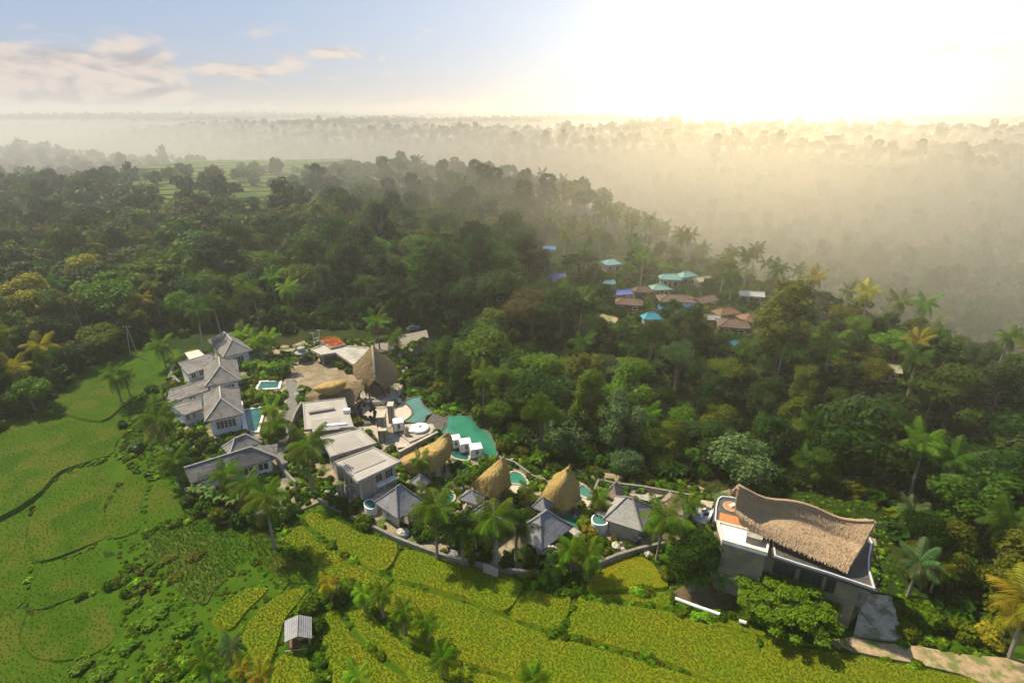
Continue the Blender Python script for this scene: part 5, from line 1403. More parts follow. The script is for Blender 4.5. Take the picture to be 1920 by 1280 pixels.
# two lattice masts on the horizon
for lab, px, dist, hh in (('left one of two thin masts on the misty horizon', 890, 1500, 55), ('right one of two thin masts on the misty horizon', 948, 1350, 60)):
    d = ray(px, 235); x, y = d.x / d.y * dist, dist; z = h(x, y)
    t = thing('radio_mast', (x, y, z), lab, 'mast', 'radio masts')
    for k in range(3): a = k * 2.1; MB().tube([(x + 1.5 * math.cos(a), y + 1.5 * math.sin(a), z - 1), (x, y, z + hh)], .25, 4).build('leg', M_METAL, t)
    for k in range(6): MB().lathe((x, y, z + hh * (k + 1) / 7), [(1.5 * (1 - (k + 1) / 7) + .1, 0), (1.5 * (1 - (k + 1) / 7) + .1, .3)], 6).build('brace', M_METAL, t)

# ------------------------------------------------------------------ plants: meshes shared between copies
def frond_np(kind, seed, nl=26):
    """one palm frond of length 1 along +x: rachis and two rows of leaflets"""
    r = np.random.default_rng(seed)
    t = np.linspace(0, 1, 9)
    sag = (.10, .38, .80)[kind]; rise = (.75, .40, .05)[kind]
    cx = t * (1 - .18 * sag * t); cz = rise * t * (1 - .35 * t) - sag * t ** 2.2
    c = np.stack([cx, .03 * np.sin(t * 3 + seed), cz], -1)
    V, F = [], []
    w = .02 * (1 - .85 * t)
    for i in range(9):
        V += [c[i] + [0, -w[i], 0], c[i] + [0, w[i], 0]]
    for i in range(8): F.append((2 * i, 2 * i + 1, 2 * i + 3, 2 * i + 2))
    for k in range(nl):
        u = .14 + .85 * k / (nl - 1)
        p = np.array([np.interp(u, t, c[:, a]) for a in range(3)]); tg = np.array([np.interp(min(u + .04, 1), t, c[:, a]) for a in range(3)]) - np.array([np.interp(u - .04, t, c[:, a]) for a in range(3)])
        tg /= np.linalg.norm(tg)
        ln = .36 * (math.sin(math.pi * min(1, u * .82 + .16)) ** .7) * (.85 + .3 * r.random())
        for s in (-1, 1):
            d = tg * .55 + np.array([0, s * .8, 0]) + np.array([0, 0, -.25 - .35 * r.random()]); d /= np.linalg.norm(d)
            wd = tg * .015
            m = p + d * ln * .55; e = p + d * ln + np.array([0, 0, -.10 * ln - .03])
            o = len(V)
            V += [p - wd * .7, p + wd * .7, m + wd, m - wd, e + wd * .2, e - wd * .2]
            F += [(o, o + 1, o + 2, o + 3), (o + 3, o + 2, o + 4, o + 5)]
    return np.array(V), np.array(F)
FRONDS = [[frond_np(k, 10 * k + s) for s in range(2)] for k in range(3)]
FROND_ME = [[npmesh('palm_frond', *FRONDS[k][s], [M_FROND]) for s in range(2)] for k in range(3)]
def frond_plan(r, n):
    out = []
    for i in range(n):
        u = (i + .5) / n
        kind = 0 if u < .22 else 1 if u < .68 else 2
        out.append((kind, r.randrange(2), i * 2.39996 + r.uniform(-.25, .25), R(30 - 55 * u + r.uniform(-9, 9)), r.uniform(.85, 1.12)))
    return out
def rotm(az_, tilt):
    ca, sa, ct, st = math.cos(az_), math.sin(az_), math.cos(tilt), math.sin(tilt)
    return np.array([[ca * ct, -sa, -ca * st], [sa * ct, ca, -sa * st], [st, 0, ct]])
def palm_crown_np(seed, n=18):
    r = random.Random(seed); V, F = [], []; o = 0
    for kind, s, az_, tl, sc in frond_plan(r, n):
        v, f = FRONDS[kind][s]
        V.append(v @ rotm(az_, tl).T * sc); F.append(f + o); o += len(v)
    return np.concatenate(V), np.concatenate(F)
PALM_CROWN = [npmesh('palm_crown', *palm_crown_np(s, 17), [M_FROND]) for s in (3, 4, 5)]
def palm_trunk_me(hgt, lean, r0, seed):
    r = random.Random(seed); a = r.uniform(0, 6.28)
    pts = [Vector((math.cos(a) * lean * u ** 1.6, math.sin(a) * lean * u ** 1.6, hgt * u - .4 * (1 - u))) for u in np.linspace(0, 1, 8)]
    m = MB().tube(pts, [r0 * (1.5 if i == 0 else 1.15 - .5 * i / 7) for i in range(8)], 7)
    me = bpy.data.meshes.new('palm_trunk'); me.from_pydata([tuple(v) for v in m.v], [], m.f); me.materials.append(M_PALMBARK); me.update()
    return me, pts[-1]
C_DARK, C_MID, C_BRIGHT, C_OLIVE, C_YEL, C_LIME, C_BROWN, C_GREY = (.020, .052, .002), (.042, .092, .002), (.078, .150, .003), (.090, .108, .003), (.24, .21, .012), (.16, .27, .012), (.085, .075, .018), (.075, .125, .04)

def palm(base, hgt, length, color, label, group, detailed, seed, lean=None, name='coconut_palm'):
    t = thing(name, base, label, 'palm tree', group)
    lean = (.06 * hgt if lean is None else lean)
    me, top = palm_trunk_me(hgt, lean, .11 + .012 * hgt, seed)
    tr = link(bpy.data.objects.new('trunk', me), t)
    r = random.Random(seed)
    if detailed:
        for kind, s, az_, tl, sc in frond_plan(r, 19):
            o = bpy.data.objects.new('frond', FROND_ME[kind][s]); o.color = (*[c * r.uniform(.85, 1.2) for c in (color if not (kind == 2 and r.random() < .28) else (.20, .14, .045))], 1)
            o.location = top; o.scale = (length * sc,) * 3
            o.rotation_euler = (0, -tl, az_); link(o, t)
        m = MB()
        for k in range(5):
            a = k * 1.3; m.lathe(top + Vector((.22 * math.cos(a), .22 * math.sin(a), -.35)), [(.05, 0), (.14, .1), (.14, .22), (.04, .32)], 7)
        me2 = bpy.data.meshes.new('coconuts'); me2.from_pydata([tuple(v) for v in m.v], [], m.f); me2.materials.append(mat('coconut', (.16, .15, .03), (.2, .13, .04), 3, .7)); me2.update()
        tag(link(bpy.data.objects.new('coconuts', me2), t), kind='stuff')
    else:
        o = bpy.data.objects.new('crown', PALM_CROWN[seed % 3]); o.color = (*color, 1); o.location = top; o.scale = (length,) * 3; o.rotation_euler.z = r.uniform(0, 6.28); link(o, t)
    return t

def crown_np(kind, seed, n):
    """leaf faces spread over many uneven clumps; unit: crown about 1 wide (radius .5), trunk base at z=0"""
    r = np.random.default_rng(seed)
    cl = []
    if kind == 'round':
        for k in range(26):
            d = r.normal(size=3); d /= np.linalg.norm(d); d[2] = abs(d[2]) * 1.0 - .25
            q = .34 * (.55 + .5 * r.random()); cl.append((np.array([d[0] * q, d[1] * q, .72 + d[2] * q * .95]), .10 + .075 * r.random()))
        hgt = 1
    elif kind == 'tall':
        for k in range(30):
            z = .45 + .95 * (k + r.random()) / 30; w = .36 * math.sin(math.pi * min(1, (z - .25) / 1.25)) ** .6
            a = r.random() * 6.28; q = w * (.35 + .65 * r.random()); cl.append((np.array([math.cos(a) * q, math.sin(a) * q, z]), .085 + .07 * r.random()))
    elif kind == 'umbrella':
        for k in range(22):
            a = k * 2.4 + r.random(); q = .46 * math.sqrt((k + .5) / 22); cl.append((np.array([math.cos(a) * q, math.sin(a) * q, 1.0 + .13 * (1 - (q / .46) ** 2) + .06 * r.normal()]), (.10 + .05 * r.random())))
    elif kind == 'loose':
        for k in range(20):
            d = r.normal(size=3); d /= np.linalg.norm(d); q = .42 * (.4 + .6 * r.random()); cl.append((np.array([d[0] * q, d[1] * q, .80 + d[2] * q * .9]), .075 + .06 * r.random()))
    elif kind == 'bamboo':
        for k in range(26):
            a = k * 2.4; u = r.random(); q = .05 + .36 * u ** 1.4; cl.append((np.array([math.cos(a) * q, math.sin(a) * q, 1.25 - 1.0 * abs(u - .35) ** 1.3 + .05 * r.normal()]), .075 + .045 * r.random()))
    elif kind == 'bush':
        for k in range(16):
            d = r.normal(size=3); d /= np.linalg.norm(d); q = .30 * (.4 + .6 * r.random()); cl.append((np.array([d[0] * q, d[1] * q, .30 + d[2] * q * .7]), .14 + .07 * r.random()))
    elif kind == 'feather':
        for k in range(64):
            a = k * 2.4 + r.random() * .5; q = .47 * math.sqrt((k + .5) / 64); cl.append((np.array([math.cos(a) * q, math.sin(a) * q, .56 + .34 * (1 - (q / .47) ** 2) + .07 * r.normal()]), .055 + .045 * r.random()))
    wts = np.array([c[1] ** 2 for c in cl]); wts /= wts.sum()
    P_, N_ = [], []
    for (c, rad_), w in zip(cl, wts):
        m = max(6, int(n * w))
        d = r.normal(size=(m, 3)); d /= np.linalg.norm(d, axis=1, keepdims=True)
        if kind in ('umbrella', 'feather'): d[:, 2] *= .45 if kind == 'umbrella' else .7
        rr_ = rad_ * (.62 + .5 * r.random(m)) * (1 + .25 * np.sin(d[:, 0] * 7 + seed) * np.cos(d[:, 1] * 6))
        P_.append(c + d * rr_[:, None]); N_.append(d)
    p = np.concatenate(P_); nn = np.concatenate(N_)
    nn = nn + np.array([0, 0, .35]) + r.normal(size=nn.shape) * .42; nn /= np.linalg.norm(nn, axis=1, keepdims=True)
    t = np.cross(nn, r.normal(size=nn.shape)); t /= np.linalg.norm(t, axis=1, keepdims=True) + 1e-9
    if kind == 'bamboo':                                   # hanging sprays
        t = t * .5 + np.array([0, 0, -1]); t /= np.linalg.norm(t, axis=1, keepdims=True)
    b = np.cross(nn, t); b /= np.linalg.norm(b, axis=1, keepdims=True) + 1e-9
    base_s = {'bush': .050, 'bamboo': .030}.get(kind, .030) * math.sqrt(4200 / n)
    s = (base_s * (.55 + .9 * r.random(len(p))))[:, None]
    el_ = .42 if kind == 'bamboo' else .62
    v = np.stack([p - t * s, p - b * s * el_, p + t * s, p + b * s * el_], 1).reshape(-1, 3)
    return v, np.arange(len(v)).reshape(-1, 4), cl

def trunk_mb(kind, cl, seed, th=.028):
    r = random.Random(seed); m = MB()
    if kind == 'bush' : 
        for c, q in cl[::4]: m.tube([(0, 0, -.05), tuple(c * .5), tuple(c)], [.02, .015, .006], 5)
        return m
    top = {'round': .68, 'tall': 1.15, 'umbrella': .78, 'loose': .72, 'bamboo': .9, 'feather': .42}[kind]
    if kind == 'bamboo':
        for c, q in cl[::3]: m.tube([(c[0] * .15, c[1] * .15, -.05), (c[0] * .3, c[1] * .3, c[2] * .6), tuple(c)], [.012, .010, .004], 5)
        return m
    m.tube([(0, 0, -.08), (.012, .01, top * .35), (-.012, .015, top * .7), (0, 0, top)], [th * 1.35, th, th * .8, th * .45], 7)
    for c, q in cl[::2 if kind in ('umbrella', 'feather') else 3]:
        s = top * (.45 + .4 * r.random()); m.tube([(0, 0, s), tuple(np.array([c[0] * .55, c[1] * .55, s + (c[2] - s) * .5])), tuple(c)], [th * .45, th * .3, th * .1], 5)
    return m
def tome(name, mb, m):
    me = bpy.data.meshes.new(name); me.from_pydata([tuple(v) for v in mb.v], [], mb.f); me.materials.append(m); me.update(); return me
KIND = {}
for kd, nv, nleaf in (('round', 4, 9000), ('tall', 3, 9000), ('umbrella', 2, 6500), ('loose', 3, 6500), ('bamboo', 2, 9000), ('bush', 3, 2600), ('feather', 1, 15000)):
    KIND[kd] = []
    for s in range(nv):
        v, f, cl = crown_np(kd, 31 * s + 7, nleaf)
        KIND[kd].append((npmesh('crown_' + kd, v, f, [M_LEAF]), tome('trunk_' + kd, trunk_mb(kd, cl, s), M_BARK), (v, f, cl)))
CNAME = {C_DARK: 'dark green', C_MID: 'green', C_BRIGHT: 'bright green', C_OLIVE: 'olive', C_YEL: 'yellowish', C_LIME: 'lime green', C_BROWN: 'brownish', C_GREY: 'grey-green'}

def tree(kd, base, width, hs, color, label, group, seed, name='broadleaf_tree', cat='tree'):
    t = thing(name, base, label, cat, group)
    cm_, tm, _ = KIND[kd][seed % len(KIND[kd])]
    t.rotation_euler.z = (seed * 1.7) % 6.28
    t.scale = (width, width, width * hs)
    link(bpy.data.objects.new('trunk', tm), t)
    o = bpy.data.objects.new('crown' if kd != 'bush' else 'foliage', cm_); o.color = (*color, 1); link(o, t)
    return t

# ------------------------------------------------------------------ palms one can tell apart
# (base px, base py, crown px, crown py, frond length, colour, label)
PALMS = [
 (820,1050,826,953,4.3,C_MID,'tall coconut palm on the wall, left one of the big pair'), (934,1068,942,968,4.2,C_MID,'tall coconut palm on the wall, right one of the big pair'),
 (515,1030,517,932,3.9,C_MID,'leaning coconut palm with a white trunk at the top of the rice strips'), (586,930,580,838,4.6,C_MID,'big dark coconut palm in front of the hotel blocks'),
 (312,855,308,782,5.0,C_MID,'large coconut palm at the meadow edge beside the nearest tall villa'), (229,757,226,702,3.8,C_MID,'lone coconut palm standing on the bright meadow'), (246,745,240,706,2.8,C_MID,'smaller coconut palm close behind the lone meadow palm'),
 (338,912,338,862,3.6,C_MID,'coconut palm at the left end of the lowest villa roof'), (432,935,432,888,3.2,C_BRIGHT,'coconut palm in front of the lowest villa, over the middle of its roof'), (470,965,472,912,3.4,C_MID,'coconut palm right of the banana plants before the lowest villa'),
 (1230,1052,1240,968,4.2,C_BRIGHT,'tall coconut palm beside the brown-roofed low house'), (1102,1090,1104,1040,3.4,C_MID,'coconut palm at the left corner of the bright yellow rice field'),
 (868,1060,872,988,3.4,C_DARK,'slim dark coconut palm between the big pair'), (966,1062,972,985,3.6,C_DARK,'slim dark coconut palm right of the big pair'), (893,1040,893,985,3.2,C_MID,'short coconut palm in front of the half-hidden bungalow'),
 (712,655,712,603,4.6,C_BRIGHT,'tall palm on the road behind the thatched tower'), (741,668,742,632,3.6,C_BRIGHT,'shorter palm right of the tall road palm'), (312,690,312,645,4.2,C_BRIGHT,'coconut palm at the upper end of the meadow beside the villas'),
 (460,660,458,628,3.6,C_LIME,'leftmost yellowish palm behind the farthest villa'), (484,668,486,640,4.0,C_LIME,'middle yellowish palm behind the farthest villa'), (510,665,512,632,3.6,C_LIME,'rightmost yellowish palm behind the farthest villa'), (506,672,508,655,2.6,C_LIME,'small yellowish palm above the farthest teal pool'),
 (622,1128,620,1094,2.3,C_YEL,'yellowing young palm at the head of the rice strips'), (684,1148,682,1110,2.2,C_LIME,'first green young palm of the row in the rice'), (720,1160,718,1112,2.3,C_BRIGHT,'second young palm of the row in the rice'),
 (759,1192,762,1142,2.2,C_BRIGHT,'third young palm of the row in the rice'), (802,1208,804,1162,2.5,C_BRIGHT,'fourth young palm of the row in the rice, the fullest'), (830,1276,832,1234,2.5,C_BRIGHT,'young palm in the rice nearest the picture bottom'),
 (438,1258,432,1210,2.2,C_GREY,'pale young palm left of the field hut'), (470,1282,462,1246,2.0,C_YEL,'yellow young palm at the bottom left of the field hut'), (505,1300,512,1262,2.4,C_YEL,'yellow palm cut by the bottom edge below the hut'), (395,1285,398,1240,2.6,C_BRIGHT,'green young palm among the weeds at the bottom left'),
 (680,1310,675,1270,2.4,C_LIME,'palm crown cut by the bottom edge right of the small plot'), (1000,1320,1002,1272,2.6,C_BRIGHT,'palm crown cut by the bottom edge in the large lower field'),
 (1890,1235,1903,1130,4.6,C_YEL,'yellow coconut palm at the right picture edge'), (1700,1120,1705,1050,3.2,C_GREY,'feathery grey-green palm right of the thatched hall'), (1745,1110,1750,1060,3.1,C_OLIVE,'olive feathery palm, second right of the thatched hall'), (1690,1010,1660,962,3.1,C_GREY,'grey feathery palm behind the tip of the wave roof'),
 (520,830,515,798,3.6,C_BRIGHT,'palm between the lane and the long teal pool'), (512,790,508,765,3.0,C_LIME,'small palm at the corner of the lower lime hedge'), (545,700,540,682,2.2,C_MID,'small dark palm at the forecourt corner'),
 (795,905,790,862,2.4,C_BRIGHT,'slender palm in front of the widest thatched shell'), (870,925,866,895,1.8,C_MID,'dark small palm left of the thatch cone'), (882,925,886,890,1.8,C_MID,'dark small palm against the left thatch cone'), (990,950,988,915,2.0,C_MID,'dark leafy palm between the two cones'), (1120,965,1118,935,2.6,C_MID,'small palm left of the pale grey bungalow'), (1286,975,1288,945,2.8,C_MID,'small dark palm beside the white spa terrace'),
 (1300,1110,1300,1075,2.8,C_BRIGHT,'young palm under the dark leafy tree by the pond'), (1070,1075,1068,1030,3.0,C_BRIGHT,'palm in the garden right of the grey bungalow'), (1040,1080,1045,1058,2.4,C_LIME,'lime palm at the foot of the garden near the yellow field')]
for i_, (bx, by, tx, ty, L_, c_, lab) in enumerate(PALMS):
    in_res = bool(inpoly(*P(bx, by, 0).xy, [(p.x, p.y) for p in RESORT]))
    b = P(bx, by, 0) if in_res else G(bx, by)
    # height at which a point above the base appears at the crown's picture height
    hh = 1.0
    for q in np.arange(1.0, 16, .1):
        if proj(b.x, b.y, b.z + q)[1] <= ty: break
        hh = q
    L_ *= 0.92 if by < 1085 or bx > 1500 else .78
    if c_ is C_MID: c_ = (.075, .135, .004)
    palm(b, max(hh, 1.2), L_, c_, lab, 'coconut palms around the resort', True, 100 + i_, lean=min(.8, abs(tx - bx) * .06))

# palms standing out of the forest: crown at a given place of the photograph
def on_terrain(px, py, hgt):
    """base whose top (hgt above) appears at (px, py)"""
    z = 0.0
    for _ in range(14):
        p = P(px, py, z + hgt); z = .5 * z + .5 * h(p.x, p.y)
    return Vector((p.x, p.y, h(p.x, p.y)))
FPALMS = [(1340,420,17,C_OLIVE,'tallest hazy palm on the ridge above the village'), (1318,437,12,C_OLIVE,'hazy palm just left of the tallest ridge palm'), (1270,432,13,C_OLIVE,'hazy palm at the left end of the ridge palms'), (1415,465,14,C_OLIVE,'spreading hazy palm right of the tallest ridge palm'), (1385,470,11,C_OLIVE,'low hazy palm between the two big ridge palms'),
 (1530,520,14,C_YEL,'sunlit palm on the ridge right of the village'), (1633,545,14,C_YEL,'golden palm leaning out at the ridge edge'), (1565,505,11,C_OLIVE,'hazy palm behind the sunlit ridge palm'), (1600,505,11,C_OLIVE,'second hazy palm behind the sunlit ridge palm'), (1720,640,10,C_YEL,'golden palm right of the leaning ridge palm'), (1890,610,10,C_YEL,'yellow palm near the right edge of the ridge'), (1840,600,9,C_OLIVE,'low olive palm near the right edge of the ridge'),  # sunlit and leaning palms: low sun's glow put into the yellow frond colour
 (113,530,13,C_MID,'big palm crown in the left forest'), (196,548,11,C_BRIGHT,'palm crown right of the big one in the left forest'), (310,488,13,C_LIME,'pale-fronded palm standing above the left forest'), (95,470,12,C_MID,'palm crown high in the far left forest'), (70,650,9,C_YEL,'yellow-green palm at the left forest edge by the meadow'), (30,690,9,C_YEL,'lowest yellow-green palm at the left picture edge'), (265,560,10,C_YEL,'yellow-fronded palm above the A-frame pole'), (365,585,13,C_MID,'slim palm with a visible trunk behind the villas'), (400,560,12,C_MID,'slim palm behind the villas, right of the one with a visible trunk'), (510,520,12,C_BRIGHT,'palm crown above the yellowish villa palms'), (535,540,11,C_LIME,'lime palm crown in the forest above the car port'), (475,545,11,C_BRIGHT,'palm crown left of the lime one above the car port'), (645,450,12,C_MID,'palm crown in the middle of the forest'), (560,470,12,C_MID,'palm crown left of the middle of the forest'), (1090,560,12,C_MID,'palm at the near village edge'), (1470,640,9,C_BRIGHT,'palm below the long barn'), (1400,650,9,C_MID,'palm next to the small cyan tarp'), (905,705,9,C_BRIGHT,'pale palm right above the emerald pool'), (1090,640,11,C_MID,'thin palm standing in the gorge slope below the village'), (1750,735,9,C_MID,'palm left of the long grey roof')]
for i_, (px, py, hh, c_, lab) in enumerate(FPALMS):
    palm(on_terrain(px, py, hh), hh, 4.0, c_, lab, 'palms standing out of the forest', False, 300 + i_)

# ------------------------------------------------------------------ special trees and shrubs near the buildings
tree('feather', G(1470, 1165), 12.0, .47, (.105, .23, .008), 'feathery bright green tree in front of the thatched hall', None, 3)
tree('round', G(1306, 1094), 8.2, 1.0, C_DARK, 'dark dense tree between the brown-roofed house and the service block', None, 1)
tree('round', G(1285, 1100), 6.5, 1.0, C_DARK, 'smaller dark tree leaning against the big dark tree', None, 2)
tree('round', P(1375, 935, -4), 14, .85, (.10, .17, .05), 'pale grey-green domed tree behind the thatched hall roof tip', None, 0)
tree('round', P(1068, 880, -7), 13.5, .9, C_GREY, 'grey-green domed tree in the gorge above the right thatch cone', None, 3)
tree('round', P(1172, 915, -3), 8, .95, C_GREY, 'round pale-leaved tree behind the pale grey bungalow', None, 1)
tree('loose', P(925, 835, -7), 11, .95, C_BRIGHT, 'bright tree rising right behind the emerald pool', None, 1)
tree('round', P(1240, 905, -3), 6, .9, C_BRIGHT, 'low bright tree behind the rear terrace', None, 2)
tree('tall', P(1745, 1130, -5), 10, .9, C_OLIVE, 'olive tree right of the concrete apron', None, 2)
tree('round', P(1780, 1060, -6), 11, .9, C_MID, 'rounded green tree above the bright shrub at the apron', None, 0)
SHR = [(684,988,4.6,C_BRIGHT,'round leafy shrub between the first bungalow and the rice'), (953,1062,3.6,C_DARK,'dense dark clipped shrub under the right tall palm'), (1065,1020,4.0,C_LIME,'lime shrub beside the pale round terrace'), (1095,985,3.8,C_LIME,'lime shrub right of the lens-shaped pool'), (1105,1005,3.6,C_YEL,'yellow-green shrub at the plunge pool of the pale bungalow'),
 (1000,915,2.6,C_LIME,'lime shrub between cones above the grey pavilion'), (945,930,3.2,C_YEL,'yellow-green shrub above the half-round pool'), (975,935,3.4,C_OLIVE,'olive shrub between the half-round pool and the cone'), (905,868,2.8,C_BRIGHT,'shrub right of the daybeds'), (925,866,2.8,C_LIME,'lime shrub at the end of the daybed terrace'), (915,875,2.6,C_OLIVE,'olive shrub below the daybed terrace end'),
 (463,692,4.6,C_LIME,'first lime hedge shrub below the farthest villa'), (480,691,4.8,C_LIME,'second lime hedge shrub below the farthest villa'), (497,693,4.8,C_LIME,'third lime hedge shrub below the farthest villa'), (515,696,5.0,C_LIME,'fourth lime hedge shrub below the farthest villa'), (531,704,5.0,C_MID,'dark end shrub of the upper hedge'),
 (461,748,4.4,C_LIME,'first lime hedge shrub beside the middle villa'), (476,746,4.8,C_LIME,'second lime hedge shrub beside the middle villa'), (492,748,4.8,C_LIME,'third lime hedge shrub beside the middle villa'), (508,752,4.6,C_LIME,'fourth lime hedge shrub beside the middle villa'), (522,760,4.6,C_MID,'end shrub of the lower hedge, towards the lane'), (505,820,4.4,C_BRIGHT,'shrub at the foot of the long teal pool'), (522,815,4.2,C_MID,'dark shrub by the lane wall'), (500,775,3.4,C_MID,'dark shrub right beside the long teal pool'),
 (640,690,4.0,C_BRIGHT,'bright shrub under the car port edge'), (655,698,3.6,C_BRIGHT,'shrub at the car port corner next to the tower'), (628,684,3.0,C_LIME,'lime shrub beside the forecourt'), (580,745,2.6,C_LIME,'lawn shrub left of the leaf-roofed lobby'),
 (672,795,3.2,C_OLIVE,'olive shrub beside the topmost flat roof'), (690,818,3.2,C_BRIGHT,'shrub beside the middle flat roof'), (700,832,2.8,C_GREY,'grey-green shrub at the corner of the middle flat roof'), (735,848,3.4,C_OLIVE,'small frangipani shrub above the lowest flat roof'), (725,860,2.8,C_BRIGHT,'bright shrub at the right corner of the lowest flat roof'), (760,885,3.4,C_BRIGHT,'bright shrub under the widest thatched shell'), (778,900,3.0,C_LIME,'lime shrub behind the small blue-grey pavilion'),
 (645,955,4.0,C_DARK,'dark shrub along the upper boundary wall'), (660,965,4.2,C_DARK,'second dark shrub along the upper boundary wall'), (625,945,3.4,C_MID,'green shrub at the upper end of the boundary wall'), (672,950,3.0,C_MID,'shrub in front of the lowest flat block'), (762,990,3.4,C_DARK,'dark shrub under the first bungalow eaves'), (785,1000,4.0,C_DARK,'dark shrub behind the boundary wall left of the tall palm'), (805,1010,3.6,C_MID,'green shrub at the foot of the left tall palm'), (852,1025,4.0,C_DARK,'dark shrub between the tall palms'), (905,1035,4.2,C_DARK,'dark shrub behind the person in red'), (990,1045,3.8,C_DARK,'dark shrub under the grey bungalow eaves'), (1015,1060,3.4,C_DARK,'dark shrub near the arched doorway'),
 (1060,1050,4.4,C_MID,'leafy shrub in the garden right of the arched doorway'), (1085,1035,4.2,C_BRIGHT,'bright shrub in the middle of that garden'), (1120,1025,3.6,C_BRIGHT,'shrub left of the rubble below the pale bungalow'), (1000,1080,2.6,C_YEL,'orange-tinged shrub at the wall end'), (1250,1085,3.0,C_OLIVE,'dry shrub at the right tip of the yellow field'),
 (400,850,4.0,C_DARK,'dark shrub in front of the nearest tall villa'), (425,845,4.2,C_DARK,'dark shrub between the two lower villas'), (380,840,4.0,C_MID,'green shrub near the big meadow palm'), (360,820,3.4,C_OLIVE,'olive shrub beside the big meadow palm'), (355,945,4.4,C_MID,'shrub below the left end of the lowest villa'), (385,960,4.6,C_MID,'shrub among the banana plants'), (450,985,4.6,C_DARK,'dark shrub below the banana plants'), (495,985,4.4,C_MID,'shrub left of the white-trunked palm'), (540,975,4.0,C_DARK,'dark shrub right of the white-trunked palm'), (410,975,4.2,C_OLIVE,'olive shrub at the terrace edge below the villa'),
 (258,845,4.4,C_GREY,'lone grey-green shrub on the meadow left of the villas'), (345,1180,5.0,C_GREY,'big grey-leaved shrub at the bottom left'), (330,1085,3.8,C_OLIVE,'olive shrub on the rough grass terrace'), (320,1050,4.0,C_OLIVE,'dry shrub on the rough grass terrace'), (365,1045,4.4,C_OLIVE,'tan dry shrub in the middle of the rough grass'), (255,1130,3.2,C_BRIGHT,'bright weed clump by the lowest meadow'), (275,1175,4.4,C_BRIGHT,'bright creeping shrub in the gully'), (300,1150,4.2,C_BRIGHT,'bright creeping shrub at the top of the gully'), (240,1215,4.2,C_MID,'green shrub lower in the gully'), (150,1250,4.6,C_MID,'dark shrub at the bottom left corner'), (190,1270,4.4,C_MID,'shrub at the very bottom of the gully'), (310,1235,4.0,C_MID,'shrub between the gully and the yellow palms'),
 (580,1145,4.4,C_BRIGHT,'leafy shrub above the field hut'), (596,1180,3.4,C_MID,'shrub right of the field hut'), (640,1130,3.6,C_MID,'shrub under the yellowing young palm'), (232,800,3.2,C_DARK,'dark shrub on the meadow bank left of the big palm'), (300,775,4.0,C_OLIVE,'shrub at the garden wall of the villas'), (285,735,4.0,C_MID,'green shrub on the meadow right of the lone palm'), (335,705,3.6,C_BRIGHT,'bright shrub in the court of the farthest villa'),
 (1430,1165,4.6,C_BRIGHT,'bright shrub left under the feathery tree'), (1500,1175,4.6,C_MID,'dark shrub right under the feathery tree'), (1540,1180,4.2,C_MID,'shrub at the foot of the hall wall'), (1380,1095,5.0,C_BRIGHT,'bright bushy shrub at the foot of the service block'), (1740,1170,6.0,C_BRIGHT,'bright shrub right of the concrete apron'), (1800,1195,5.0,C_OLIVE,'olive shrub along the dirt track'), (1850,1205,5.0,C_YEL,'yellowish shrub near the end of the dirt track'), (1700,1195,3.6,C_OLIVE,'small dry shrub at the apron foot'),
 (800,690,5.0,C_BRIGHT,'bright shrub on the slope right of the tower'), (785,720,5.0,C_MID,'shrub at the upper end of the jade pool'), (820,755,5.0,C_BRIGHT,'light shrub between the two big pools'), (870,765,5.0,C_MID,'shrub behind the emerald pool'), (905,790,4.6,C_BRIGHT,'bright shrub at the bend of the emerald pool'), (945,845,4.6,C_OLIVE,'olive shrub right of the emerald pool'), (1010,870,5.0,C_BRIGHT,'bright shrub behind the cones')]
for i_, (px, py, w, c_, lab) in enumerate(SHR):
    in_res = bool(inpoly(*P(px, py, 0).xy, [(p.x, p.y) for p in RESORT]))
    b = P(px, py, 0) if in_res else G(px, py)
    gully = py > 1040 and px < 420
    tree('bush', b, w * (.72 if gully else .82), .42 if gully else .92, C_BRIGHT if gully and c_ in (C_MID, C_GREY) else c_, lab, 'shrubs around the resort', i_, 'shrub', 'shrub')

